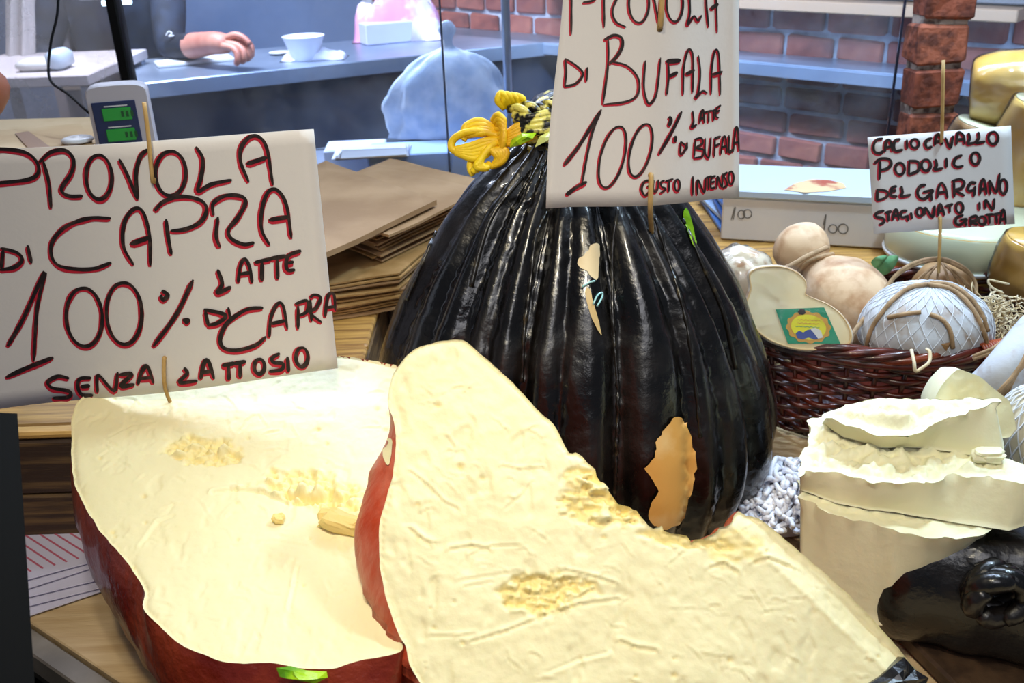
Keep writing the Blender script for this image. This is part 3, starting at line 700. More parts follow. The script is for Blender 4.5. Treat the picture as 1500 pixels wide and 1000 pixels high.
S1 = [[(-70, 110), (-66, 200), (-60, 300)], [(-75, 118), (-20, 112), (60, 115), (110, 128), (140, 160), (138, 195), (100, 215), (0, 228), (-50, 232)],
 [(160, 150), (178, 220), (185, 310)], [(145, 155), (190, 118), (240, 112), (268, 140), (262, 185), (228, 235), (228, 255), (255, 267), (300, 265)], ell(358, 200, 45, 75), [(428, 138), (455, 190), (490, 275)], [(490, 275), (485, 190), (500, 130), (525, 105)], ell(600, 187, 50, 75),
 [(682, 98), (705, 140), (700, 200), (690, 248), (735, 225), (800, 212)], [(855, 220), (828, 150), (832, 100), (860, 68), (890, 70), (915, 110), (935, 232)], (1.2, [(848, 160), (915, 138)]),
 [(398, 338), (320, 340), (240, 370), (190, 420), (183, 470), (210, 505), (280, 515), (340, 510), (398, 488)], [(475, 495), (440, 430), (445, 350), (480, 305), (510, 320), (530, 400), (532, 497)], (1.2, [(465, 425), (535, 400)]),
 [(585, 340), (592, 400), (603, 460)], [(547, 312), (580, 280), (640, 265), (700, 280), (718, 310), (700, 350), (650, 375), (600, 380)], [(755, 335), (750, 400), (762, 438)], [(740, 330), (740, 290), (780, 265), (830, 268), (845, 290), (820, 340), (790, 380), (800, 410), (840, 430), (875, 425)],
 [(925, 435), (898, 380), (900, 310), (920, 255), (950, 250), (980, 300), (997, 412)], (1.2, [(922, 350), (990, 340)]), [(2, 450), (60, 465), (78, 490), (50, 515), (0, 525)], [(12, 455), (4, 520)], [(98, 438), (111, 500)],
 (1.1, [(755, 512), (770, 560), (755, 590), (800, 572)]), (.9, [(822, 558), (830, 500), (845, 480), (860, 510), (868, 560)]), (.9, [(825, 530), (862, 525)]), [(875, 492), (935, 480)], [(900, 490), (900, 555)], [(925, 480), (985, 472)], [(950, 480), (952, 550)], [(1030, 455), (990, 470), (980, 495), (985, 520), (1010, 520)], [(985, 497), (1005, 492)],
 [(25, 785), (80, 690), (158, 530), (130, 650), (115, 835)], [(20, 890), (100, 855), (185, 820)], ell(298, 678, 65, 100), ell(440, 660, 62, 105), [(570, 580), (590, 595), (575, 612), (566, 595)], [(675, 545), (620, 660), (540, 770)], [(640, 680), (660, 680), (648, 692)],
 [(715, 650), (725, 700)], [(710, 645), (780, 665), (760, 690), (722, 700)], (.8, [(790, 640), (798, 680)]), [(905, 645), (850, 650), (790, 690), (765, 740), (775, 775), (820, 785), (880, 770), (915, 742)],
 (.85, [(925, 745), (930, 680), (950, 635), (970, 640), (985, 720)]), [(930, 700), (980, 690)], (.85, [(1020, 640), (1020, 720)]), (.85, [(1010, 635), (1050, 625), (1050, 660), (1025, 675)]), (.85, [(1060, 615), (1075, 605), (1095, 615), (1080, 650), (1060, 665), (1100, 700)]), (.85, [(1060, 620), (1065, 695)]), (.85, [(1110, 680), (1120, 610), (1140, 605), (1145, 660)]), (.85, [(1110, 650), (1145, 645)]),
 [(240, 890), (200, 885), (165, 905), (180, 925), (240, 935), (235, 955), (180, 960)], [(320, 885), (280, 890), (270, 915), (285, 945), (325, 945)], [(280, 918), (315, 912)], [(340, 935), (345, 875), (400, 925), (415, 860)], [(420, 870), (465, 865), (425, 908), (475, 900)], [(485, 900), (500, 855), (520, 838), (540, 895)], [(490, 880), (535, 875)],
 [(645, 840), (655, 860), (630, 890), (690, 885)], [(700, 880), (710, 830), (725, 818), (745, 880)], [(700, 858), (740, 852)], [(770, 835), (815, 828)], [(792, 832), (793, 885)], [(810, 830), (850, 823)], [(830, 828), (830, 878)], ell(893, 842, 17, 25), [(960, 800), (935, 815), (940, 830), (970, 835), (965, 855), (925, 860)], [(985, 812), (989, 864)], ell(1033, 815, 20, 32)]
k1 = pl1.px(252, 577)
sn = Vector((-.12, -1, .05))
s1 = Sign([(-62, 222), (461, 188), (496, 537), (-48, 604)], k1 + Vector((0, -.006, 0)), sn, lambda u, v: .012 * math.sin(math.pi * u) ** 2 + .004 * u)
sg = thing('price_sign', 'large white card handwritten PROVOLA DI CAPRA 100% stuck in the left cheese', 'sign', k1)
s1.sheet(sg)
s1.write(S1, lambda x, y: (x / 2.3255, y / 2.3255 + 170), 7.2, sg)
skewer(sg, s1, [s1.at(223, 146, .004), s1.at(229, 190, .0045), s1.at(234, 262, .002), s1.at(236, 270, -.003), s1.at(246, 480, -.006), s1.at(249, 515, -.002), s1.at(250, 518, .003), s1.at(252, 560, .0035), pl1.px(252.5, 579) + Vector((0, .002, -.03))])
S2 = [[(180, -110), (179, 30), (178, 165)], [(180, -108), (255, -120), (300, -60), (285, 0), (232, 15)], [(325, -100), (328, 130)], [(330, -100), (400, -90), (395, -30), (365, 50), (380, 105), (425, 130)], ell(483, 20, 45, 90), [(540, -60), (578, 130)], [(578, 130), (585, 0), (592, -60)], ell(650, 20, 40, 85),
 [(720, -60), (725, 60), (712, 120), (745, 80), (765, 100), (785, 75)], [(820, 130), (808, 0), (830, -80), (855, -50), (865, 155)], (1.6, [(830, 45), (870, 20)]),
 [(150, 280), (155, 340), (148, 410)], [(150, 278), (200, 310), (232, 350), (200, 395), (148, 410)], [(252, 318), (248, 385)], [(345, 185), (345, 300), (322, 490)], (1.3, [(328, 190), (370, 168), (405, 180), (408, 220), (385, 265), (352, 300)]), [(355, 290), (430, 310), (480, 370), (478, 440), (430, 475), (325, 492)],
 [(512, 285), (505, 400), (520, 475), (540, 480), (565, 430), (582, 272)], [(618, 290), (620, 360), (612, 443)], (1.9, [(608, 290), (680, 285)]), (1.5, [(620, 360), (665, 340)]), [(692, 445), (695, 320), (715, 240), (735, 245), (742, 300), (740, 435)], (1.5, [(705, 350), (750, 330)]),
 [(768, 262), (778, 340), (770, 430), (755, 460), (790, 430), (815, 440)], [(835, 445), (838, 320), (855, 240), (875, 270), (882, 450)], (1.5, [(840, 355), (893, 340)]), (1.4, [(145, 780), (220, 680), (315, 515)]), [(315, 515), (270, 640), (225, 880)], (1.6, [(155, 920), (200, 885), (250, 855)]),
 ell(365, 735, 52, 148, 14), ell(492, 700, 46, 126, 14), (1.3, [(685, 522), (640, 610), (575, 720)]), (1.6, [(622, 545), (632, 560), (622, 590)]), (1.6, [(655, 635), (652, 665)]),
 [(740, 520), (745, 570), (735, 598), (762, 585)], [(775, 580), (785, 530), (795, 522), (800, 580)], [(775, 560), (800, 555)], [(800, 530), (840, 522)], [(822, 528), (822, 578)], [(838, 525), (860, 520)], [(848, 522), (848, 570)], [(885, 498), (862, 515), (860, 550), (875, 558)], [(862, 530), (880, 522)],
 [(680, 662), (680, 722), (708, 690), (680, 662)], [(712, 665), (712, 700)], [(755, 655), (748, 740)], [(750, 655), (785, 650), (790, 675), (760, 695), (795, 705), (790, 735), (748, 742)], [(805, 650), (805, 720), (825, 740), (835, 645)], [(855, 655), (852, 740)], [(850, 655), (885, 645)], [(855, 690), (880, 680)], [(885, 730), (895, 660), (908, 650), (915, 725)], [(885, 700), (915, 690)], [(925, 640), (925, 720), (945, 705)], [(945, 720), (955, 620), (966, 610), (973, 715)], [(945, 680), (974, 670)],
 [(540, 840), (510, 845), (495, 880), (510, 910), (530, 895), (545, 870), (520, 868)], [(551, 838), (548, 875), (556, 893), (570, 875), (572, 836)], [(602, 840), (585, 850), (588, 870), (607, 880), (582, 900)], [(605, 845), (645, 835)], [(625, 840), (622, 895)], ell(664, 865, 13, 27),
 [(742, 825), (742, 915)], [(765, 915), (768, 845), (800, 905), (808, 835)], [(808, 838), (840, 830)], [(822, 835), (822, 895)], [(860, 830), (838, 840), (835, 885), (860, 885)], [(838, 860), (856, 858)], [(865, 890), (870, 835), (890, 885), (895, 820)], [(918, 815), (900, 830), (910, 850), (916, 875), (895, 890)], ell(935, 842, 12, 30)]
hit = on_tree(947, 345, BV3, .002)
p0 = hit + Vector((0, -.012, .0))
s2 = Sign([(827, -86), (1082, -92), (1083, 289), (799, 304)], p0, (.06, -1, .12), lambda u, v: .020 * max(0, math.sin(math.pi * min(1, max(0, u)))) ** 1.5 + .010 * max(0, .35 - u))
sg = thing('price_sign', 'tall white card handwritten PROVOLA DI BUFALA 100% above the black cheese', 'sign', p0)
s2.sheet(sg, edges=lambda u, v, X, Y: (X + (1 - u) * (-6 * math.sin(math.pi * v) * .0 + 3 * math.sin(2 * math.pi * v)), Y))
s2.write(S2, lambda x, y: (780 + x / 3.225, y / 3.225), 3.6, sg, red=(-1.4, 1.6), wr=1.15, wb=.8)
skewer(sg, s2, [s2.at(966, -95, .004), s2.at(960, 38, .003), s2.at(959, 42, -.003), s2.at(948, 235, -.006), s2.at(947, 252, -.002), s2.at(947, 255, .003), s2.at(946, 300, .003), on_tree(947, 345, BV3, -.02)], r=.0028)
S3 = [[(180, 185), (130, 195), (105, 240), (110, 290), (150, 305), (185, 285)], [(195, 295), (200, 230), (215, 200), (240, 210), (255, 290)], [(205, 260), (245, 250)], [(320, 190), (280, 200), (265, 240), (280, 285), (340, 275)], [(369, 192), (372, 270)], ell(435, 225, 32, 36), [(575, 180), (535, 195), (520, 225), (535, 260), (575, 250)], [(595, 240), (605, 175), (625, 150), (645, 180), (655, 235)], [(600, 210), (650, 205)], [(680, 175), (720, 255), (745, 160)],
 [(770, 235), (780, 150), (800, 135), (830, 165), (838, 230)], [(775, 195), (830, 190)], [(870, 135), (880, 185), (865, 225), (925, 218)], [(950, 130), (955, 180), (930, 220), (1010, 210)], ell(1075, 180, 40, 50),
 [(155, 370), (155, 430), (150, 520)], [(110, 390), (160, 350), (230, 355), (245, 395), (210, 430), (150, 445)], ell(315, 430, 37, 48), [(390, 370), (385, 480)], [(380, 365), (460, 375), (465, 440), (385, 480)], ell(525, 400, 37, 46), [(600, 350), (610, 400), (595, 435), (665, 425)], [(690, 340), (690, 420)], [(820, 320), (770, 340), (750, 390), (780, 415), (830, 405)], ell(928, 345, 36, 48),
 [(135, 605), (130, 690)], [(125, 600), (200, 610), (220, 640), (190, 670), (130, 690)], [(290, 570), (250, 590), (245, 650), (295, 655)], [(250, 615), (285, 605)], [(325, 570), (335, 620), (325, 655), (405, 640)],
 [(525, 560), (480, 570), (455, 620), (475, 665), (520, 670), (580, 605), (500, 620)], [(560, 610), (570, 690)], [(615, 670), (625, 590), (650, 545), (680, 580), (700, 670)], [(620, 625), (690, 615)], [(750, 530), (755, 660)], [(735, 530), (800, 515), (835, 540), (815, 585), (765, 605), (840, 650)], [(935, 545), (890, 545), (865, 590), (880, 610), (930, 600)], [(925, 570), (915, 655)], [(965, 640), (975, 550), (1000, 520), (1020, 640)], [(965, 600), (1015, 590)], [(1050, 640), (1045, 530), (1100, 620), (1130, 465)], ell(1160, 575, 30, 58),
 [(190, 770), (130, 790), (125, 820), (180, 835), (185, 865), (150, 885)], [(195, 790), (250, 775)], [(220, 790), (222, 860)], [(255, 850), (270, 780), (290, 765), (305, 850)], [(260, 815), (300, 810)], [(375, 770), (335, 775), (320, 810), (340, 825), (385, 810)], [(375, 810), (380, 855)], [(402, 782), (411, 838)], ell(475, 780, 26, 34), [(515, 805), (520, 745), (575, 820), (595, 725)], [(620, 815), (630, 740), (645, 720), (675, 810)], [(625, 775), (665, 770)], [(680, 735), (745, 715)], [(715, 730), (718, 785)], ell(797, 745, 29, 42),
 [(960, 700), (962, 765)], [(1010, 755), (1015, 685), (1070, 760), (1085, 670)], [(830, 805), (775, 825), (765, 870), (800, 885), (855, 840), (800, 845)], [(845, 845), (850, 895)], [(885, 830), (890, 895)], [(880, 825), (935, 815), (935, 850), (895, 860), (950, 885)], ell(985, 850, 30, 33), [(1010, 805), (1080, 800)], [(1040, 805), (1045, 880)], [(1070, 805), (1140, 790)], [(1100, 800), (1105, 880)], [(1130, 880), (1145, 790), (1165, 770), (1180, 880)], [(1135, 845), (1180, 835)]]
p3 = P(1375, 300, 1.30)
s3 = Sign([(1271, 201), (1481, 184), (1487, 328), (1280, 342)], p3, (-.05, -1, .15), lambda u, v: .003 * math.sin(math.pi * u))
sg = thing('price_sign', 'small white card handwritten CACIOCAVALLO PODOLICO standing over the wicker basket', 'sign', p3)
s3.sheet(sg, nx=12, ny=8)
s3.write(S3, lambda x, y: (1260 + x / 5.554, 170 + y / 5.554), 4.6, sg, red=(-1.4, 1.4), wr=1.0, wb=.85)
SK3 = [s3.at(1379, 88, .004), s3.at(1377, 190, .004), s3.at(1377, 206, .002), s3.at(1377, 215, -.004), s3.at(1375, 315, -.004), s3.at(1375, 322, .003), P(1375, 400, 1.315)]
skewer(sg, s3, SK3, r=.0024)
# ================================================================== right hand torn chunks on a black rind
def chunk(name, top, ztop, bot, zbot, m, parent, rough=.004, side=.0015, h=.003, seed=0, crumb=.3):
    """top/bottom outlines in matching order, ztop(x,y) and zbot constants"""
    T = [Vector(at_z(x, y, z)) for (x, y), z in zip(top, ztop)]; Bm = [Vector(at_z(x, y, z)) for (x, y), z in zip(bot, zbot)]
    tr = smooth_path(T, 1, True); k = len(T); TT = []; BB = []
    for i in range(k):
        a, b = T[i], T[(i + 1) % k]; c, d = Bm[i], Bm[(i + 1) % k]; n = max(1, int((b - a).length / h))
        for j in range(n): TT.append(a.lerp(b, j / n)); BB.append(c.lerp(d, j / n))
    A = np.array([(p.x, p.y, 1) for p in TT]); co = np.linalg.lstsq(A, np.array([p.z for p in TT]), rcond=None)[0]
    TT = [p + Vector((fbm(p, 60, 3), fbm(p + Vector((9, 9, 9)), 60, 3), 0)) * side * (1.2 + rough * 500) for p in TT]
    pts, tris, _ = fill2d([Vector((p.x, p.y)) for p in TT], h)
    zt = {}
    vs = []; cr = []
    ba = np.array([(p.x, p.y, p.z) for p in TT])
    for q in pts:
        d = np.hypot(ba[:, 0] - q.x, ba[:, 1] - q.y); i = int(np.argmin(d)); dm = d[i]
        wz = 1 / (d + .004) ** 3; zi = float((wz * ba[:, 2]).sum() / wz.sum())
        p = Vector((q.x, q.y, zi)); f = min(1, dm / .012)
        n1 = abs(noise.fractal(Vector((p.x * 34 + seed, p.y * 60, p.z * 60)), .7, 2.1, 5)); v = noise.noise(p * 150) + noise.noise(p * 75)
        dz = (rough * (2.2 * n1 - .6) + rough * .3 * v) * f
        vs.append(p + Vector((0, 0, dz))); cr.append(crumb * max(0, .5 - n1) * f)
    nt = len(vs); nT = len(TT); TS = [sum((TT[(i + j) % nT] for j in range(-4, 5)), Vector()) / 9 for i in range(nT)]
    rows = 8
    for r_ in range(0, rows + 1):
        t = r_ / rows
        for i in range(len(TT)):
            p = (TT[i] if r_ == 0 else TS[i]).lerp(BB[i], t)
            if 0 < t: p = p + Vector((0, -1, 0)) * fbm(p + Vector((seed, 3, 0)), 30, 3) * side
            vs.append(p)
    n = len(TT); fs = [tuple(t) for t in tris]
    t0 = tris[0]
    if (vs[t0[1]] - vs[t0[0]]).cross(vs[t0[2]] - vs[t0[0]]).z < 0: fs = [f[::-1] for f in fs]
    area2 = sum(TT[i].x * TT[(i + 1) % n].y - TT[(i + 1) % n].x * TT[i].y for i in range(n))
    for r_ in range(rows):
        for i in range(n):
            a = nt + r_ * n + i; b = nt + r_ * n + (i + 1) % n; q = (a, b, b + n, a + n); fs.append(q[::-1] if area2 > 0 else q)
    fs.append(tuple(nt + rows * n + i for i in range(n)))
    o = mesh(name, vs, fs, m, parent, smooth=True)
    at = o.data.attributes.new('crumb', 'FLOAT', 'POINT'); at.data.foreach_set('value', cr + [0.15] * (len(vs) - nt))
    # sharp rim between the torn top and the cut side
    return o
Z1, Z2, Z3 = .165, .205, .262
tb = thing('cut_black_cheese', 'lowest pale cheese piece on a black rind with a tied black knot, right', 'cheese', at_z(1330, 900, 0))
top = [(1169, 728), (1188, 734), (1216, 752), (1248, 763), (1280, 765), (1312, 777), (1352, 786), (1400, 788), (1440, 786), (1456, 772), (1440, 742), (1360, 722), (1250, 706), (1172, 704)]
bot = [(1172, 870), (1190, 880), (1215, 892), (1255, 905), (1285, 915), (1304, 916), (1345, 886), (1398, 842), (1424, 800), (1440, 790), (1440, 765), (1360, 750), (1250, 760), (1172, 800)]
zb = [.055, .052, .05, .048, .046, .05, .066, .09, .12, .14, .14, .14, .1, .07]
chunk('cut_piece', top, [Z1] * 14, bot, zb, M['cheese_pale'], tb, rough=.0025, seed=1)
# black rind bowl under it
cbx = at_z(1395, 850, .06); rr = []
vs, fs = lathe(spl([(.02, .0), (.10, .002), (.145, .03), (.158, .07), (.150, .11), (.125, .145), (.09, .15), (.02, .145)], 5), (cbx.x + .035, cbx.y + .06, 0), 72, lambda a, t, r, z: r * (1 + .05 * math.sin(a * 7 + 1) + .03 * math.sin(a * 13)) + .004 * fbm(Vector((math.sin(a) * r, math.cos(a) * r, z)), 14, 3))
mesh('rind', vs, fs, M['black_wax'], tb)
BK = BVHTree.FromPolygons([tuple(v) for v in vs], fs); kn = on_tree(1452, 862, BK, .012) or at_z(1455, 868, .06)
for i in range(5):
    a = i * 1.25; pts = [kn + Vector((.02 * math.cos(a + t * 2.2) * (1 + .3 * math.sin(3 * t)), -.012 * math.cos(t * 2), .022 * math.sin(a + t * 2.2))) for t in [j * .3 for j in range(9)]]
    mesh('knot_loop', *tube(smooth_path(pts, 3), lambda t: .0075 + .003 * math.sin(t * 9), 8), M['black_wax'], tb)
t = thing('cheese_slab', 'middle torn cheese slab stacked on the lowest piece beside the black rind', 'cheese', at_z(1330, 760, Z1))
top = [(1170, 700), (1182, 690), (1224, 692), (1272, 706), (1312, 708), (1360, 705), (1408, 696), (1452, 698), (1500, 708), (1540, 700), (1505, 684), (1470, 668), (1400, 645), (1300, 625), (1216, 606), (1188, 612), (1178, 650)]
zt = [.195, .197, .2, .203, .205, .207, .208, .208, .21, .21, .212, .214, .215, .212, .212, .21, .205]
bot = [(1172, 718), (1186, 722), (1224, 736), (1272, 746), (1312, 750), (1360, 758), (1408, 766), (1440, 771), (1477, 777), (1520, 765), (1500, 735), (1470, 720), (1400, 700), (1300, 690), (1216, 680), (1190, 685), (1180, 700)]
chunk('cut_piece', top, zt, bot, [Z1 + .002] * 17, M['cheese_pale'], t, rough=.006, seed=4, crumb=.7)
t = thing('cheese_wedge', 'top cheese wedge with a smooth cut side and torn upper face, highest of the stack', 'cheese', at_z(1400, 660, .21))
top = [(1205, 608), (1235, 622), (1290, 640), (1326, 640), (1376, 618), (1410, 606), (1440, 596), (1469, 587), (1465, 582), (1400, 584), (1340, 583), (1272, 584), (1240, 594)]
zt = [.235, .235, .235, .236, .25, .256, .258, .262, .264, .262, .258, .25, .242]
bot = [(1204, 620), (1235, 640), (1290, 655), (1330, 655), (1360, 656), (1400, 662), (1440, 670), (1471, 672), (1471, 650), (1400, 640), (1340, 630), (1272, 620), (1240, 615)]
chunk('cut_piece', top, zt, bot, [.213] * 13, M['cheese_pale'], t, rough=.005, seed=8, crumb=.5)
def crumb(px, py, z, rx, ry, rzz, label, seed):
    pz = Plane(at_z(px, py, z), (0, 0, 1)); return tag(lump('cheese_crumb', px, py, pz, rx, ry, rzz, M['cheese_pale'], seed=seed, rough=.6), label, 'cheese crumb')
crumb(1447, 672, .215, .016, .008, .006, 'small loose cheese lump at the foot of the top wedge', 2)
# pale piece wrapped in film behind the wedge
t = thing('cheese_piece', 'pale rounded cheese piece rising behind the top wedge below the basket rim', 'cheese', at_z(1430, 600, .2))
pw = opt(at_z(1420, 600, .24)) + .02
pb = Plane(P(1420, 590, pw), (-.1, -1, .35))
ol = [pb.px(x, y) for x, y in [(1366, 600), (1376, 570), (1392, 550), (1404, 541), (1418, 545), (1436, 552), (1452, 566), (1470, 580), (1482, 596), (1480, 640), (1380, 640)]]
ol = resample(smooth_path(ol, 3, True), .005)
cut_face('cut_piece', ol, pb, .005, make_relief([(1420, 575, 30, 20, 0, .002)], [], 5, nscr=4, area_px=(1380, 550, 1470, 590), holes=3), M['cheese_pale'], t)
c0 = sum(ol, Vector()) / len(ol)
mesh('back', *loft([[c0 + (p - c0) * s - pb.n * d for p in ol] for s, d in ((1, 0), (1, .02), (.9, .05), (.6, .07))]), M['cheese_pale'], t)
# ================================================================== wicker basket
BX = at_z(1345, 545, .10); bc = Vector((.545, 1.29, 0)); ra, rb = .268, .20
bk = thing('wicker_basket', 'dark reddish brown oval wicker basket holding small cheeses on the right', 'basket', bc)
def bpt(a, z, k=0):
    t = z / .165; s = .70 + .30 * t ** .7; z -= .040 * t * max(0, math.sin(a))
    return bc + Vector(((ra * s + k) * math.cos(a), (rb * s + k) * math.sin(a), z + .02 * t * math.cos(a) ** 2))
NS = 44
for i in range(NS):
    a = 2 * math.pi * i / NS
    mesh('stake', *tube([bpt(a, z, 0) for z in (.006, .04, .08, .125, .165)], .0032, 6), M['wicker'], bk)
for k in range(14):
    z = .012 + k * .0105; pts = []
    for i in range(NS * 4):
        a = 2 * math.pi * i / (NS * 4); ph = math.cos(math.pi * i / 4) * (1 if k % 2 else -1)
        pts.append(bpt(a, z + .0015 * math.sin(i * .37 + k), ph * .0052))
    mesh('weaver', *tube(pts, .0039, 6, closed=True), M['wicker'], bk)
for k in range(4):
    pts = []
    for i in range(160):
        a = 2 * math.pi * i / 160; b = a * 11 + k * math.pi / 2
        pts.append(bpt(a, .168 + .0065 * math.sin(b), .0065 * math.cos(b)))
    mesh('rim_strand', *tube(pts, .0058, 6, closed=True), M['wicker_light' if k == 0 else 'wicker'], bk)
mesh('rim_band', *tube([bpt(2 * math.pi * i / 90, .156, .004) for i in range(90)], .0062, 8, closed=True), M['wicker'], bk)
vs, fs = lathe([(.01, .001), (.185, .001), (.188, .006), (.01, .008)], (0, 0, 0), 40)
mesh('base', [bc + Vector((v.x * ra / .268 * 1.0, v.y * rb / .27, v.z)) for v in vs], fs, M['wicker'], bk)
aw = math.atan2(-.96, .17)
for i in range(9):
    a = -math.pi / 2 + .20 + i * .014; c = bpt(a, .163)
    pts = [c + Vector((math.cos(a) * .0145 * math.cos(b), math.sin(a) * .0145 * math.cos(b), .019 * math.sin(b))) for b in [j * math.pi / 7 for j in range(14)]]
    mesh('copper_wrap', *tube(pts, .0024, 5, closed=True), M['copper'], bk)
# --- cheeses in the basket
def blob(name, px, py, d, rx, ry, rzz, m, parent=None, seg=40, disp=None, rot=None, prof=None, org=None):
    c = P(px, py, d); vs = []; fs = []; n = seg // 2
    for i in range(n + 1):
        th = math.pi * i / n
        for s in range(seg):
            a = 2 * math.pi * s / seg; v = Vector((math.sin(th) * math.cos(a), math.sin(th) * math.sin(a), math.cos(th)))
            k = disp(v) if disp else 1
            w_ = Vector((v.x * rx * k, v.y * ry * k, v.z * rzz * k))
            if rot: w_ = rot @ w_
            vs.append(c + w_)
    for i in range(n):
        for s in range(seg): a = i * seg + s; b = i * seg + (s + 1) % seg; fs.append((a, a + seg, b + seg, b))
    return mesh(name, vs, fs, m, parent)
rl = lambda s, k: (lambda v: 1 + k * fbm(v + Vector((s, 0, 0)), 2.2, 3))
b1 = P(1083, 415, 1.36)
t = thing('small_cheese', 'mottled round cheese in clear film, leftmost in the basket beside the black cheese', 'cheese', b1)
blob('rind', 1083, 418, 1.37, .052, .05, .056, M['rind_mottled'], t, disp=rl(1, .06))
blob('film', 1083, 418, 1.37, .0545, .0525, .059, M['wrap'], t, disp=rl(4, .10))
t = thing('caciocavallo', 'beige gourd-shaped caciocavallo with round head, corded neck, at the back of the basket', 'cheese', P(1220, 420, 1.4))
ax = (P(1172, 362, 1.40) - P(1240, 442, 1.36)).normalized(); q = Vector((0, 0, 1)).rotation_difference(ax).to_matrix()
pr = spl([(.005, -.075), (.035, -.068), (.056, -.045), (.064, -.012), (.058, .022), (.040, .048), (.026, .062), (.025, .068), (.034, .076), (.041, .096), (.036, .118), (.020, .132), (.004, .136)], 5)
vs, fs = lathe(pr, P(1236, 438, 1.385), 44, lambda a, tt, r, z: r * (1 + .05 * fbm(Vector((math.sin(a), math.cos(a), z * 12)), 1.5, 3)), axis=q)
mesh('rind', vs, fs, M['rind_beige'], t)
cc = P(1236, 438, 1.385) + q @ Vector((0, 0, .065))
mesh('neck_cord', *tube([cc + q @ Vector((.029 * math.cos(a), .029 * math.sin(a), .004 * math.sin(2 * a))) for a in [i * math.pi / 14 for i in range(28)]], .0034, 7, closed=True), M['twine'], t)
mesh('neck_cord', *tube(smooth_path([P(1148, 393, 1.345), P(1160, 388, 1.34), P(1185, 374, 1.34), P(1212, 362, 1.35)], 5), .0036, 7), M['twine'], t)
# halved caciocavallo with the green label
ph = Plane(P(1165, 450, 1.24), (-.16, -1, .42))
t = thing('halved_caciocavallo', 'halved gourd-shaped caciocavallo with green label leaning on the basket rim', 'cheese', P(1165, 500, 1.25))
hl = [(1097, 402), (1104, 394), (1120, 390), (1145, 390), (1165, 397), (1178, 408), (1182, 420), (1180, 430), (1190, 436), (1212, 445), (1232, 460), (1244, 478), (1248, 495), (1240, 508), (1215, 512), (1170, 512), (1130, 500), (1106, 482), (1094, 460), (1092, 445), (1096, 432), (1099, 420)]
ho = resample(smooth_path([ph.px(*p) for p in hl], 4, True), .0035)
fl = cut_face('cut_face', ho, ph, .004, lambda P3: (np.zeros(len(P3)), np.zeros(len(P3))), M['half_cut'], t, edge=.006)
c0 = sum(ho, Vector()) / len(ho)
mesh('rind', *loft([[c0 + (p - c0) * s - ph.n * d for p in ho] for s, d in ((1, 0), (1.035, .003), (1.02, .015), (.9, .032), (.7, .045), (.4, .052))]), M['rind_mottled'], t)
def flat(name, pts, pl, off, m, parent, jag=0, label=None):
    g = [pl.px(*p) + pl.n * off for p in pts]; b = [p - pl.n * .0004 for p in g]; n = len(g)
    fs = [tuple(range(n))] + [(i, i + n, (i + 1) % n + n, (i + 1) % n) for i in range(n)]
    nn = (g[1] - g[0]).cross(g[2] - g[0])
    o = mesh(name, g + b, fs, m, parent, smooth=False)
    if label: o['label'] = label
    return o
mesh('rind_edge', *loft([[c0 + (p - c0) * s + ph.n * h_ for p in ho] for s, h_ in ((1.004, -.002), (.997, .0009), (.965, .0007), (.955, -.002))], cap=False), mat('tan_cheese_edge', 'E2BE84', .45), t)
lb = flat('label', [(1136, 453), (1207, 450), (1231, 503), (1154, 503)], ph, .0012, M['label_green'], t, label='green diamond label with an oval yellow emblem')
def child_flat(name, pts, off, m, label=None):
    g = [ph.px(*p) + ph.n * off for p in pts]; c = sum(g, Vector()) / len(g); n = len(g)
    return mesh(name, g + [c], [(i, (i + 1) % n, n) for i in range(n)], m, lb, smooth=False)
LC = (1184, 479)
child_flat('scalloped_border', [(LC[0] + (32 + 1.3 * math.cos(12 * a)) * math.cos(a) + 3 * math.sin(a), LC[1] + (23 + 1.3 * math.cos(12 * a)) * math.sin(a)) for a in [i * math.pi / 48 for i in range(96)]], .0018, M['label_gold'])
child_flat('oval', [(LC[0] + 25.5 * math.cos(a) + 3 * math.sin(a), LC[1] + 18.5 * math.sin(a)) for a in [i * math.pi / 24 for i in range(48)]], .0022, M['label_yellow'])
child_flat('emblem', [(1165, 488), (1170, 484), (1176, 487), (1182, 483), (1190, 482), (1196, 484), (1200, 490), (1199, 496), (1192, 497), (1184, 494), (1176, 497), (1168, 495)], .0025, M['label_blue'])
child_flat('emblem', [(1186, 481), (1194, 480), (1202, 484), (1205, 494), (1198, 496), (1192, 488)], .0028, M['white_plastic'])
child_flat('crest', [(1168, 456), (1172, 452), (1178, 453), (1180, 458), (1176, 461), (1170, 460)], .0024, M['ink_black'])
for i in range(3):
    vs, fs = join([Sign.ribbon(type('q', (), {'at': staticmethod(lambda x, y, o: ph.px(x, y) + ph.n * .0026)})(), [(x, 468 + 5 * i + (k % 2) * 1.2 + (x - 1184) * .05) for k, x in enumerate(range(1168 if i < 2 else 1164, 1202, 3))], .9, 0)])
    mesh('fine_print', vs, fs, M['label_gold' if i < 2 else 'leaf'], lb, smooth=False)
vs = []; 
blb = [(1086, 385), (1130, 380), (1185, 400), (1215, 435), (1256, 460), (1262, 510), (1180, 520), (1100, 500), (1082, 450)]
g = [ph.px(*p) + ph.n * .004 for p in blb]; gs = smooth_path(g, 4, True); c0 = sum(gs, Vector()) / len(gs)
rg = [[c0 + (p - c0) * s + ph.n * (.004 * noise.noise(p * 60 + Vector((s * 3, 0, 0))) + (.001 if s < .9 else -.004)) for p in gs] for s in (1, .8, .55, .3)]
mesh('film', *loft(rg), M['wrap'], t)
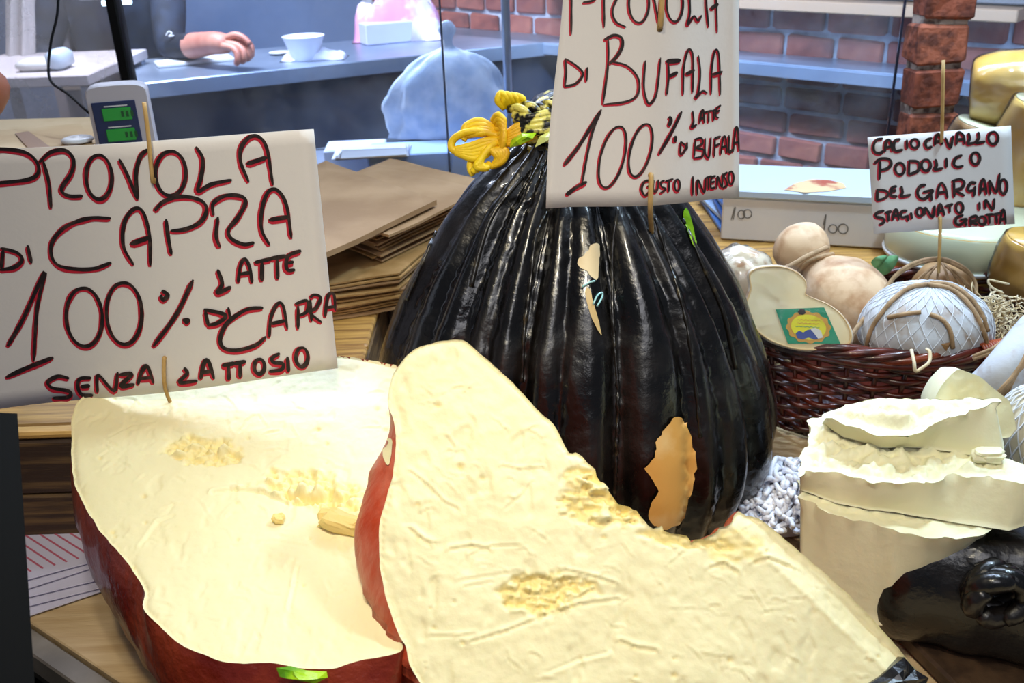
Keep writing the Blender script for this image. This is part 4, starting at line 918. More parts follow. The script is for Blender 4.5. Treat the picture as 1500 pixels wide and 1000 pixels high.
# netted round cheese with twine
nb = P(1355, 470, 1.245)
t = thing('netted_cheese', 'large bluish white round cheese in netting and twine, centre front of the basket', 'cheese', nb - Vector((0, 0, .06)))
def nd(v): return 1 + .05 * fbm(v + Vector((8, 0, 0)), 2, 3)
blob('rind', 1355, 478, 1.27, .084, .07, .060, M['rind_white'], t, disp=nd, seg=56)
cN = P(1355, 478, 1.27)
def npt(th, a, k=1.0):
    v = Vector((math.sin(th) * math.cos(a), math.sin(th) * math.sin(a), math.cos(th))); s = nd(v) * k; return cN + Vector((v.x * .084 * s, v.y * .07 * s, v.z * .060 * s))
prt = []
for i in range(28):
    for sgn in (1, -1): prt.append(tube([npt(.15 + t_ * 1.9, 2 * math.pi * i / 28 + sgn * t_ * .9, 1.012) for t_ in [j / 12 for j in range(13)]], .0006, 4))
mesh('net', *join(prt), M['net'], t)['kind'] = 'stuff'
for pts in ([(1268, 512), (1275, 485), (1290, 460), (1312, 435), (1335, 420), (1358, 416)], [(1358, 416), (1390, 422), (1415, 440), (1432, 465), (1444, 495), (1446, 512)], [(1362, 414), (1395, 418), (1422, 437), (1438, 460), (1447, 485)], [(1300, 465), (1325, 460), (1349, 457)], [(1362, 460), (1380, 468), (1392, 485), (1396, 510)]):
    BN = None
    q = []
    for x, y in [(p.x, p.y) for p in smooth_path([Vector((a, b, 0)) for a, b in pts], 5)]:
        d = D(x, y); oc = CAM - cN; S_ = Vector((1 / .087, 1 / .073, 1 / .063)); a_ = Vector((d.x * S_.x, d.y * S_.y, d.z * S_.z)); b_ = Vector((oc.x * S_.x, oc.y * S_.y, oc.z * S_.z))
        A_ = a_.dot(a_); B_ = 2 * a_.dot(b_); C_ = b_.dot(b_) - 1; ds = B_ * B_ - 4 * A_ * C_
        kk = (-B_ - math.sqrt(ds)) / (2 * A_) if ds > 0 else -B_ / (2 * A_)
        q.append(CAM + d * kk)
    mesh('twine', *tube(q, .0030, 6), M['twine'], t)
g = [npt(1.45, -1.62 - .06, 1.02), npt(1.40, -1.62 + .10, 1.02), npt(1.62, -1.62 + .03, 1.02)]; cgv = npt(1.48, -1.59, 1.05)
mesh('brown_tuft', g + [cgv], [(0, 1, 3), (1, 2, 3), (2, 0, 3)], M['rind_brown'], t, smooth=False)
# big twine handle loops
hw = thing('twine_handle', 'thick jute twine loop arching over the netted cheese', 'twine', P(1375, 390, 1.33))
for k in range(2): mesh('strand', *tube(smooth_path([P(1244, 494 + k * 3, 1.25), P(1262, 470 + k * 2, 1.27), P(1290, 432, 1.29), P(1315, 400 + k * 2, 1.31), P(1345, 383 + k * 3, 1.33), P(1380, 379 + k * 2, 1.34), P(1412, 392 + k * 3, 1.345), P(1428, 412, 1.345), P(1430, 432, 1.34)], 6), .0028, 6), M['twine'], hw)
t = thing('small_cheese', 'small light brown cheese wrapped in twine under the podolico sign', 'cheese', P(1382, 405, 1.37))
blob('rind', 1382, 418, 1.39, .044, .04, .034, M['rind_brown'], t, disp=rl(6, .07))
for k in range(8):
    a = k * .42 - 1.4; mesh('twine', *tube(smooth_path([P(1378, 383, 1.355), P(1378 + 26 * math.sin(a), 396 + abs(a) * 4, 1.345), P(1378 + 44 * math.sin(a), 416 + abs(a) * 3, 1.35)], 4), .0016, 5), M['twine'], t)
# straw shreds
rs = random.Random(9); prt = []
for i in range(260):
    x = rs.gauss(1462, 22); y = rs.gauss(472, 26)
    if x < 1432: y = max(y, 440)
    if y < 425: y = 440
    d = 1.31 + rs.uniform(-.03, .05); a = rs.uniform(0, 6.28); L = rs.uniform(8, 26); pts = []
    for k in range(5):
        pts.append(P(x, y, d + .008 * math.sin(k + i))); a += rs.uniform(-.9, .9); x += math.cos(a) * L / 3; y += math.sin(a) * L / 4
    prt.append(tube(smooth_path(pts, 3), .0009, 4))
for i in range(150):
    x = rs.uniform(1290, 1340) if i < 50 else rs.uniform(1410, 1460); y = rs.uniform(420, 450) if i < 50 else rs.uniform(440, 500); pts = []; a = rs.uniform(0, 6.28)
    for k in range(4): pts.append(P(x, y, 1.34)); a += rs.uniform(-.8, .8); x += math.cos(a) * 7; y += math.sin(a) * 5
    prt.append(tube(smooth_path(pts, 3), .0009, 4))
tag(mesh('straw_filling', *join(prt), M['straw']), 'pale straw shreds filling the right side of the basket', 'straw', kind='stuff')
t = tag(mesh('straw_curl', *tube(smooth_path([P(1470, 430, 1.28), P(1452, 420, 1.28), P(1448, 410, 1.28), P(1460, 412, 1.28), P(1478, 416, 1.28)], 6), .0016, 5), M['straw']), 'single long straw curl rising above the shreds', 'straw')
t = tag(mesh('white_tie', *tube(smooth_path([P(1335, 512, 1.175), P(1339, 530, 1.165), P(1341, 543, 1.165), P(1350, 539, 1.165), P(1361, 530, 1.165), P(1362, 516, 1.17), P(1357, 511, 1.175)], 6), .0022, 6), M['straw']), 'cream twisted tie looped over the basket rim', 'tie')
# dark leaves: green leaf and brown tangle inside basket
def leaf(pts, d, label, bend=.01):
    sp = smooth_path([P(x, y, d + k) for x, y, k in pts], 4, True); c = sum(sp, Vector()) / len(sp); n = len(sp)
    vs = sp + [c + (p - c) * .5 - _f * bend * .7 for p in sp] + [c - _f * bend]
    fs = [(i, (i + 1) % n, n + (i + 1) % n, n + i) for i in range(n)] + [(n + i, n + (i + 1) % n, 2 * n) for i in range(n)]
    return tag(mesh('leaf', vs, fs, M['leaf']), label, 'leaf')
leaf([(1278, 392, 0), (1290, 378, -.01), (1312, 374, 0), (1316, 380, .005), (1304, 398, 0), (1288, 404, .005)], 1.42, 'green leaf behind the basket, larger and darker one')
leaf([(1276, 384, 0), (1284, 376, -.01), (1300, 374, 0), (1296, 384, .005), (1284, 392, 0)], 1.41, 'small green leaf lying against the larger one behind the basket')
# white twine tangle between black cheese and chunks
rs = random.Random(5); prt = []; 
for i in range(170):
    x = rs.uniform(1085, 1182); lo = 690 if x > 1130 else 720; y = rs.uniform(lo - 8, 770); a = rs.uniform(0, 6.28); pts = []
    z0 = .034 + (770 - y) * .0004
    for k in range(6):
        g = at_z(x, y, max(.004, z0 + rs.uniform(-.006, .012))); pts.append(g); a += rs.uniform(-.9, .9); x += math.cos(a) * 9; y += math.sin(a) * 7
        x = max(1080, min(1185, x)); y = max(672 if x > 1135 else 700, min(778, y))
    prt.append(tube(smooth_path(pts, 3), .0030, 6))
tag(mesh('twine_heap', *join(prt), M['white_twine']), 'crumpled heap of white twine between black cheese and pale chunks', 'twine', kind='stuff')
hp = [at_z(x, y, .003) for x, y in ((1088, 768), (1095, 735), (1125, 705), (1150, 690), (1185, 700), (1190, 770), (1150, 785), (1110, 780))]
hc_ = sum(hp, Vector()) / 8; hs = smooth_path(hp, 4, True)
tag(mesh('crumpled_net', *loft([[hc_ + (p - hc_) * s * (1 + .1 * fbm(p, 60, 2)) + Vector((0, 0, z_)) for p in hs] for s, z_ in ((1, 0), (.98, .012), (.85, .030), (.55, .042), (.2, .046))]), M['white_twine']), 'white crumpled net under the twine heap beside the black cheese', 'net')
# netted cheese, ropes at right border
t = thing('netted_cheese', 'white netted cheese at the right border beside the top wedge', 'cheese', P(1510, 620, 1.02))
blob('rind', 1520, 635, 1.04, .042, .05, .055, mat('pale_net_rind', 'CFC6B0', .6), t, seg=36)
cR = P(1520, 635, 1.04); prt = []
for i in range(26):
    for sgn in (1, -1): prt.append(tube([cR + Vector((.0435 * math.sin(th) * math.cos(a), .0515 * math.sin(th) * math.sin(a), .0565 * math.cos(th))) for th, a in [(.1 + j * .21, 2 * math.pi * i / 26 + sgn * j * .09) for j in range(14)]], .0009, 4))
mesh('net', *join(prt), M['net'], t)['kind'] = 'stuff'
t = thing('cheese_sausage', 'greyish white long cheese bound with twine against the basket, right border', 'cheese', P(1490, 545, 1.1))
mesh('rind', *tube(smooth_path([P(1430, 575, 1.14), P(1455, 560, 1.12), P(1485, 535, 1.11), P(1530, 490, 1.12)], 6), lambda t_: .020 + .012 * t_, 16), M['rind_white'], t)
for k in range(6): mesh('twine', *tube(smooth_path([P(1448 + k * 5, 590 - k * 2, 1.08), P(1475 + k * 3, 560 - k * 3, 1.06), P(1510, 525 - k * 4, 1.06)], 5), .0022, 6), M['twine'], t)
for k in range(2): mesh('twine', *tube(smooth_path([P(1425, 522 + k * 4, 1.165), P(1458, 508 + k * 5, 1.155), P(1488, 482 + k * 6, 1.15), P(1520, 448 + k * 9, 1.14)], 5), .0024, 6), M['twine'], t)
# board and blue film lower right
bb = at_z(1440, 950, .0)
t = tag(mesh('cutting_board', *box((bb.x + .06, bb.y - .02, .012), .26, .2, .018, rz(.3), bev=.003), mat('worn_brown_board', '4E3A28', .5, c2='2E2016', vs=30, bump=.002), smooth=False), 'worn brown board under the black rind at the lower right corner', 'board')
g = [at_z(x, y, .03) for x, y in ((1478, 905), (1495, 888), (1530, 900), (1530, 950), (1500, 960), (1485, 930))]
cg = sum(g, Vector()) / 6
tag(mesh('cheese_scrap', g + [cg + Vector((0, 0, .02))] + [Vector((p.x, p.y, .022)) for p in g], [(i, (i + 1) % 6, 6) for i in range(6)] + [(i, i + 7, (i + 1) % 6 + 7, (i + 1) % 6) for i in range(6)], M['cheese_pale'], smooth=True), 'pale cheese scrap on the brown board at the right border', 'cheese scrap')
# ================================================================== glass screen
GY = 2.06
gx = [at_y(-260, 50, GY).x, at_y(178, 60, GY).x, at_y(650, 100, GY).x, at_y(1312, 100, GY).x, 1.75]
M['glass_hazy'] = glass_mat('scuffed_reflection_haze', (.93, .93, .95), (.16, .42), scale=3, hazecol=(.85, .84, .86))  # scuffs plus a pale haze that stands for reflection on the left pane
gs_ = thing('glass_screen', 'upright glass screen between the counter and the kitchen, in black and steel uprights', 'screen', (.2, GY, .13))
for k in range(4):
    slab('pane', gx[k] + .004, gx[k + 1] - .0015, GY - .003, GY + .003, ZP, 1.15, M['glass_hazy' if k == 0 else 'glass'], bev=.001, parent=gs_)
for k in (2, 3): slab('seam', gx[k] - .0022, gx[k] + .0022, GY - .0045, GY - .0032, ZP, 1.15, M['steel_dark'], bev=0, parent=gs_)
slab('upright', gx[1] - .0105, gx[1] + .0105, GY - .02, GY + .02, ZP, 1.15, M['black'], parent=gs_)['label'] = 'black upright'
x = at_y(742, 60, GY).x; vs, fs = tube([(x, GY + .02, ZP), (x, GY + .02, 1.15)], .009, 12); mesh('upright', vs, fs, M['steel'], gs_)['label'] = 'bright steel upright'
slab('top_rail', gx[0], gx[4], GY - .02, GY + .02, 1.15, 1.18, M['steel'], parent=gs_)
rl_ = thing('rear_ledge', 'low steel-topped ledge behind the glass carrying the film bag and cartons', 'ledge', (-.3, 2.3, -.9))
slab('ledge_top', -1.0, .42, GY + .03, 2.5, ZP - .012, ZP - .001, M['steel'], parent=rl_); slab('ledge_body', -.98, .40, GY + .04, 2.48, -.9, ZP - .013, M['steel_dark'], parent=rl_)
# ================================================================== brick wall
ZC = .26
c0 = at_z(1083, 88, ZC); c1 = at_z(1430, 119, ZC); wd = (c1 - c0).normalized(); wn = Vector((-wd.y, wd.x, 0)); wa = math.atan2(wd.y, wd.x)
WO = c0 + wn * .16 - wd * 1.9; WL = 4.4; WR = rz(wa)
c = WO + wd * WL / 2 + wn * .06; c.z = .4
wall = tag(mesh('wall_right', *box(c, WL, .10, 2.7, WR), M['mortar'], smooth=False), kind='structure')
rb_ = random.Random(3); protos = []
for k in range(8):
    vs, fs = box((0, 0, 0), .158, .022, .064, bev=.006); vs = [v + Vector((0, fbm(v + Vector((k, 0, 0)), 18, 2) * .004, fbm(v + Vector((0, k, 0)), 14, 2) * .006)) for v in vs]
    o = mesh('brick', vs, fs, BR[k % 4], wall, smooth=False, local=True); protos.append(o)
PH = .0765; n = 0
for r_ in range(15):
    z = -.326 + r_ * PH; xo = (r_ % 2) * .085 + rb_.uniform(-.01, .01); x = xo
    while x < WL - .1:
        kx = rb_.uniform(.82, 1.12); wdt = .158 * kx; p = WO + wd * (x + wdt / 2) - wn * .001; p.z = z
        x += wdt + .013
        if n < 8: o = protos[n]
        else: o = protos[rb_.randrange(8)].copy(); COL.objects.link(o)
        n += 1; o.parent = wall
        o.location = p - ORG[wall] + wn * rb_.uniform(.003, .008); o.rotation_euler = (0, rb_.uniform(-.02, .02), wa); o.scale = (kx, 1, rb_.uniform(.94, 1.05))
# shelf on the brick wall
sh = thing('wall_shelf', 'long steel shelf fixed along the brick wall', 'shelf', c0)
c = c0 + wd * .35 + wn * .08; c.z = ZC - .006; mesh('shelf_board', *box(c, 4.2, .155, .012, WR, bev=.002), M['steel'], sh, smooth=False)
c = c0 + wd * .35 + wn * .003; c.z = ZC - .022; mesh('front_lip', *box(c, 4.2, .006, .034, WR, bev=.001), M['steel'], sh, smooth=False)
u0 = P(1083, 6, opt(c0) - .02); u1 = P(1316, 24, opt(c0 + wd * .55) - .02)
uz = u0.z; c = c0 + wd * .3 + wn * .06; c.z = uz + .012
t = thing('wall_shelf', 'upper beige wooden shelf across the brick wall, above the steel one', 'shelf', c)
mesh('shelf_board', *box(c + wd * (-.35), 1.6, .22, .03, WR, bev=.003), mat('beige_board', '8E6C4E', .6), t, smooth=False)
mesh('back_board', *box(c + wd * (-.35) + Vector((0, 0, .07)), 1.6, .10, .10, WR, bev=.003), mat('grey_brown_board', '5C5350', .6), t, smooth=False)
# unseen area light added out of frame to brighten the brick wall
l = bpy.data.lights.new('wall_fill_light', 'AREA'); l.shape = 'RECTANGLE'; l.size = 2.6; l.size_y = .03; l.energy = 14; l.color = (.45, .68, 1)
o = bpy.data.objects.new('wall_fill_light', l); COL.objects.link(o); q = c0 + wd * .4 - wn * .22; o.location = (q.x, q.y, uz + .08); o.rotation_euler = (R(48), 0, wa)
# ================================================================== brick pillar in front of the glass
bp = at_y(1366, 110, 1.97)
pil = thing('brick_pillar', 'narrow orange red brick pillar standing before the glass behind the small sign', 'pillar', (bp.x, bp.y, ZP))
slab('mortar_core', bp.x - .044, bp.x + .044, bp.y - .026, bp.y + .034, ZP, 1.15, M['mortar_pale'], parent=pil)
for k in range(12):
    z = ZP + .042 + k * .085; wv = .098 + .004 * math.sin(k * 2.3); vs, fs = box((0, 0, 0), wv, .075, .073, bev=.005)
    vs = [v + Vector((fbm(v + Vector((k, 0, 0)), 20, 2) * .005, fbm(v + Vector((k, 5, 0)), 20, 2) * .006, fbm(v + Vector((0, k, 0)), 20, 2) * .006)) + Vector((bp.x + .004 * math.sin(k * 1.7), bp.y, z)) for v in vs]
    mesh('brick', vs, fs, PB[k % 2], pil, smooth=False)
# ================================================================== steel counter with the vendor behind
a = at_z(186, 124, ZC); b = at_z(835, 58, ZC); kd = (b - a).normalized(); kn_ = Vector((-kd.y, kd.x, 0)); ka = math.atan2(kd.y, kd.x); KR = rz(ka); KL = (b - a).length
kc = thing('steel_counter', 'steel preparation counter behind the glass with the vendor resting a hand on it', 'counter', a + kd * KL / 2 - Vector((0, 0, ZC + .9)))
m_ = a + kd * KL / 2
def kbox(nm, along, depth, z0, z1, off, mt, L_=KL, bev=.002): c = m_ + kd * along + kn_ * (off + depth / 2); c.z = (z0 + z1) / 2; return mesh(nm, *box(c, L_, depth, z1 - z0, KR, bev=bev), mt, kc, smooth=False)
kbox('worktop', 0, .50, ZC - .012, ZC, 0, M['steel'])
kbox('front_lip', 0, .004, ZC - .045, ZC - .001, -.005, M['steel'])
kbox('front_panel', 0, .02, -.9, ZC - .046, .05, M['steel_dark'])
for k in range(2): kbox('front_rail', 0, .004, -.02 - k * .12, -.008 - k * .12, .044, M['steel'])
kbox('side_panel', -KL / 2 + .01, .42, -.9, ZC - .013, .07, M['steel_dark'], L_=.02)
kbox('side_panel', KL / 2 - .01, .42, -.9, ZC - .013, .07, M['steel_dark'], L_=.02)
# person behind
def skin_body(name, joints, edges, rad, matfn, mats, parent=None, extra=None, sub=2):
    me = bpy.data.meshes.new(name); me.from_pydata([tuple(j) for j in joints], edges, [])
    o = bpy.data.objects.new(name, me); COL.objects.link(o)
    sm = o.modifiers.new('s', 'SKIN'); sm.use_smooth_shade = True
    for i, r_ in enumerate(rad):
        v = me.skin_vertices[0].data[i]; v.radius = r_ if isinstance(r_, tuple) else (r_, r_)
        v.use_root = (i == 0)
    ss = o.modifiers.new('u', 'SUBSURF'); ss.levels = sub; ss.render_levels = sub
    dg = bpy.context.evaluated_depsgraph_get(); ev = o.evaluated_get(dg); m2 = ev.to_mesh()
    V = [Vector(v.co) for v in m2.vertices]; Fc = [tuple(p.vertices) for p in m2.polygons]; ev.to_mesh_clear()
    bpy.data.objects.remove(o)
    if extra: V, Fc = join([(V, Fc)] + extra)
    ob = mesh(name, V, Fc, mats, parent)
    for p in ob.data.polygons:
        c = sum((V[i] for i in p.vertices), Vector()) / len(p.vertices); p.material_index = matfn(c)
    return ob
pe = P(248, 72, opt(a) + .40); pw_ = P(318, 62, opt(a) + .17); ph_ = P(338, 66, opt(a) + .15)
bx_, by_ = P(175, 0, opt(a) + .62).x, P(175, 0, opt(a) + .62).y
pv = Vector((bx_, by_, 0))
J = [pv + Vector((0, 0, .08)), pv + Vector((0, 0, .28)), pv + Vector((0, -.02, .45)), pv + Vector((0, -.02, .56)), pv + Vector((.01, -.04, .63)), pv + Vector((.02, -.06, .74)), pv + Vector((.02, -.07, .80)),
     pv + Vector((.19, -.02, .50)), pe, pw_, ph_, pv + Vector((-.19, -.02, .50)), pv + Vector((-.26, -.12, .25)), pv + Vector((-.10, -.30, .24)),
     pv + Vector((.10, 0, 0)), pv + Vector((.11, -.01, -.42)), pv + Vector((.11, .02, -.84)), pv + Vector((.11, -.10, -.88)), pv + Vector((-.10, 0, 0)), pv + Vector((-.11, -.01, -.42)), pv + Vector((-.11, .02, -.84)), pv + Vector((-.11, -.10, -.88))]
E = [(0, 1), (1, 2), (2, 3), (3, 4), (4, 5), (5, 6), (2, 7), (7, 8), (8, 9), (9, 10), (2, 11), (11, 12), (12, 13), (0, 14), (14, 15), (15, 16), (16, 17), (0, 18), (18, 19), (19, 20), (20, 21)]
RD = [(.15, .11), (.15, .11), (.16, .11), .07, .055, (.085, .095), (.06, .07), .075, .052, .036, (.046, .034), .075, .052, .035, .09, .07, .045, .03, .09, .07, .045, .03]
fd = (ph_ - pw_).normalized(); fingers = []
side = Vector((fd.y, -fd.x, 0)).normalized() # towards camera side
for k in range(4):
    base = ph_ + fd * .012 - side * (-.030 + k * .019) * -1 + Vector((0, 0, .012 - .004 * k))
    L_ = (.030, .034, .032, .026)[k]
    pts = [base - fd * .02, base + fd * L_ * .7, base + fd * L_ * 1.45 + Vector((0, 0, -.012)) + side * .004, base + fd * L_ * 1.5 + Vector((0, 0, -.034)) + side * .008, base + fd * L_ * 1.0 + Vector((0, 0, -.044))]
    fingers.append(tube(smooth_path(pts, 4), lambda t: .0115 - .0025 * t, 8))
tb_ = ph_ + Vector((0, 0, .018)) - side * .0
fingers.append(tube(smooth_path([pw_ + fd * .02 + Vector((0, 0, .008)), tb_ + fd * .02 + Vector((0, 0, .014)), tb_ + fd * .055 + Vector((0, 0, .012)), tb_ + fd * .078 + Vector((0, 0, -.004))], 4), lambda t: .0115 - .003 * t, 8))
def mf(c):
    if (c - pw_).dot((pw_ - pe).normalized()) > -.17 and c.x > bx_ + .12 and (c - pw_).length < .32: return 1 if (c - pe).length > .075 and (c.z < pe.z + .05 or (c - pw_).length < .15) else 0
    if c.z > .57: return 1
    return 0
pr_ = thing('person', 'vendor in dark navy shirt behind the steel counter, bare forearm resting on it', 'person', (bx_, by_, -.91))
skin_body('body', J, E, RD, mf, [M['black_cloth'], M['skin']], pr_, fingers)
def head_bits(par, c, fwd, hair, sk):
    rt = Vector((-fwd.y, fwd.x, 0)) * -1
    for s in (-1, 1):
        e = c + fwd * .085 + rt * .032 * s
        mesh('eye', *lathe(spl([(.001, -.01), (.010, 0), (.001, .01)], 3), e, 10), M['white_plastic'], par)
        ec = c + rt * .088 * s; mesh('ear', *lathe(spl([(.001, -.03), (.014, -.015), (.018, .01), (.001, .03)], 3), ec, 10), sk, par)
    mesh('nose', *tube([c + fwd * .09 + Vector((0, 0, .0)), c + fwd * .112 + Vector((0, 0, -.03)), c + fwd * .095 + Vector((0, 0, -.036))], lambda t: .007 + .006 * t, 8), sk, par)
    mesh('mouth', *tube([c + fwd * .098 + rt * x - Vector((0, 0, .062)) for x in (-.024, 0, .024)], .005, 6), M['pink'], par)
    vs, fs = lathe(spl([(.092, -.02), (.100, .03), (.095, .08), (.06, .115), (.002, .125)], 4), c - fwd * .018, 24, lambda a, t, r, z: r * (1 + .03 * math.sin(a * 9)))
    mesh('hair', vs, fs, hair, par)
head_bits(pr_, J[5], Vector((.1, -1, 0)).normalized(), mat('dark_hair', '1B1410', .6), M['skin'])
mesh('sleeve_emblem', *tube(smooth_path([P(243, 52, opt(pe) - .11), P(247, 46, opt(pe) - .11), P(252, 49, opt(pe) - .11), P(247, 53, opt(pe) - .11), P(255, 52, opt(pe) - .11)], 3), .0022, 5), M['white_plastic'], pr_)
# person at the left edge: tanned elbow, black shirt
el = P(-6, 128, 1.40); bd = Vector((-1.38, 1.50, 0))
sh_ = bd + Vector((.17, -.02, .62)); wr_ = bd + Vector((.16, -.10, .18))
J = [bd + Vector((0, 0, .10)), bd + Vector((0, 0, .35)), bd + Vector((0, 0, .55)), bd + Vector((0, 0, .68)), bd + Vector((0, -.01, .75)), bd + Vector((0, -.02, .86)), bd + Vector((0, -.02, .92)), sh_, el.lerp(sh_, .12) , el, el.lerp(wr_, .5), wr_, wr_ + Vector((-.05, -.05, -.04)),
     bd + Vector((-.18, 0, .62)), bd + Vector((-.26, 0, .3)), bd + Vector((-.27, -.08, .05)), bd + Vector((.10, 0, 0)), bd + Vector((.10, 0, -.42)), bd + Vector((.10, .02, -.84)), bd + Vector((.10, -.1, -.88)), bd + Vector((-.10, 0, 0)), bd + Vector((-.10, 0, -.42)), bd + Vector((-.10, .02, -.84)), bd + Vector((-.10, -.1, -.88))]
E = [(0, 1), (1, 2), (2, 3), (3, 4), (4, 5), (5, 6), (2, 7), (7, 8), (8, 9), (9, 10), (10, 11), (11, 12), (2, 13), (13, 14), (14, 15), (0, 16), (16, 17), (17, 18), (18, 19), (0, 20), (20, 21), (21, 22), (22, 23)]
RD = [(.14, .10), (.14, .10), (.15, .11), .07, .055, (.08, .095), (.06, .07), .07, .047, .046, .042, .03, (.035, .02), .07, .05, .03, .09, .07, .045, .03, .09, .07, .045, .03]
fing2 = []
for k in range(5):
    bb_ = wr_ + Vector((-.05 + .0, -.05 + .014 * k - .02, -.05)); fing2.append(tube(smooth_path([bb_ + Vector((.01, 0, .02)), bb_ + Vector((-.02, 0, -.02)), bb_ + Vector((-.045, 0, -.03)), bb_ + Vector((-.06, .0, -.02))], 3), lambda t: .009 - .002 * t, 8))
p2 = thing('person', 'bystander at the left edge, tanned bent elbow in a black short-sleeved shirt', 'person', (bd.x, bd.y, -.91))
skin_body('body', J, E, RD, lambda c: 1 if (c.x > el.x - .14 and c.z < el.z + .08) or (c.z > .70) or ((c - wr_).length < .13) else 0, [M['black_cloth'], M['skin_tan']], p2, fing2)
head_bits(p2, J[5], Vector((.4, -.9, 0)).normalized(), mat('black_hair', '100D0B', .6), M['skin_tan'])
# ---- objects on the steel counter
def onk(px, py, z=ZC): return at_z(px, py, z)
def cup(name, label, cat, px, py, r1, r2, h, m, z=ZC, seg=28, wall_=.002, group=None):
    c = onk(px, py, z); pr = [(.001, .001), (r1, .001), (r2, h), (r2 + .002, h), (r2 - wall_, h - .001), (r1 - wall_, .004), (.001, .004)]
    o = mesh(name, *lathe(pr, c + Vector((0, 0, .0005)), seg), m); return tag(o, label, cat, group)
cup('plastic_tub', 'white flared plastic tub on the crumpled cloth, on the steel counter', 'tub', 448, 88, .040, .066, .075, mat('translucent_white_plastic', 'E4E6F0', .4))
def heap(name, label, cat, px0, px1, py0, z, hgt, dep, m, seed=0, n=26):
    a_ = onk(px0, py0, z); b_ = onk(px1, py0, z); c = (a_ + b_) / 2; L_ = (b_ - a_).length; vs = []; fs = []
    for j in range(n):
        for i in range(n):
            u, v = i / (n - 1) * 2 - 1, j / (n - 1) * 2 - 1; k = max(0, 1 - (abs(u) ** 3 + abs(v) ** 3)) ** .5
            hh = hgt * k * (.75 + .45 * fbm(Vector((u * 1.7 + seed, v * 1.7, seed)), 1.3, 3)); ed_ = 1 + .08 * fbm(Vector((u, v, seed)), 2, 2)
            vs.append(Vector((c.x + u * L_ / 2 * ed_, c.y + (v + 1) * dep / 2 * ed_, z + .001 + max(0, hh))))
    for j in range(n - 1):
        for i in range(n - 1): a2 = j * n + i; fs.append((a2, a2 + 1, a2 + n + 1, a2 + n))
    rim = [i for i in range(n)] + [j * n + n - 1 for j in range(1, n)] + [(n - 1) * n + i for i in range(n - 2, -1, -1)] + [j * n for j in range(n - 2, 0, -1)]
    fs.append(tuple(rim)[::-1])
    return tag(mesh(name, vs, fs, m), label, cat)
heap('crumpled_cloth', 'crumpled whitish cloth around the plastic tub on the steel counter', 'cloth', 412, 502, 90, ZC, .035, .10, mat('whitish_cloth', 'C9CBDC', .8), 2)
def flatbox(name, label, cat, px, py, z, sx, sy, sz, m, r=0, bev=.003, group=None):
    c = onk(px, py, z); return tag(mesh(name, *box(c + Vector((0, 0, sz / 2 + .0008)), sx, sy, sz, rz(r), bev=bev), m, smooth=False), label, cat, group)
flatbox('paper_pad', 'white paper pad under the vendor forearm on the steel counter', 'paper', 285, 92, ZC, .24, .10, .012, M['white_plastic'], ka)
cup('saucer', 'small white saucer between the hand and the plastic tub', 'saucer', 410, 80, .02, .035, .008, M['white_plastic'])
heap('plastic_package', 'pink and white plastic package pile on the far end of the steel counter', 'package', 520, 645, 62, ZC, .20, .12, M['pink'], 5)
flatbox('white_tray', 'whitish food tray in front of the pink packages on the steel counter', 'tray', 570, 62, ZC, .19, .08, .07, mat('lilac_white_tray', 'BFC0DA', .5), ka)
# ---- below: behind the glass on the raised shelf
flatbox('blue_carton', 'pale blue carton behind the glass under the film bag', 'box', 655, 268, ZP, .34, .12, .085, M['bluebox'], .05)
flatbox('white_tub_stack', 'whitish lidded container left of the pale blue carton behind the glass', 'container', 525, 255, ZP, .14, .10, .07, mat('bluish_white_plastic', 'CDD6E6', .5), .05)
for k in range(5): flatbox('paper_sheet', 'whitish folded paper lying in the pile on the lidded container', 'paper', 548, 225 - k * .5, ZP + .072 + k * .006, .18 - .01 * k, .10, .004, mat('paper_pile', 'C4C9D6', .7), .05 + .06 * math.sin(k * 2), group='papers piled behind the glass')
# film bag: tall soft cone, its thin neck and tail shaped for a reflection streak
c = at_y(665, 230, 2.22); vs = []; fs = []; prof = spl([(.150, 0), (.152, .04), (.142, .09), (.115, .14), (.07, .175), (.03, .190), (.012, .20), (.010, .215), (.020, .235), (.012, .25), (.003, .255)], 4)
vs, fs = lathe([(r * 1.0, z) for r, z in prof], (c.x, 2.24, ZP + .087), 60, lambda a, t, r, z: r * (1 + .16 * fbm(Vector((math.sin(a) * 1.5, math.cos(a) * 1.5, z * 8)), 1.6, 4)))
vs = [Vector((v.x, 2.24 + (v.y - 2.24) * .33, v.z)) for v in vs]
tag(mesh('film_bag', vs, fs, M['film']), 'tall translucent white plastic bag behind the glass, thin neck standing for a reflection streak', 'bag')
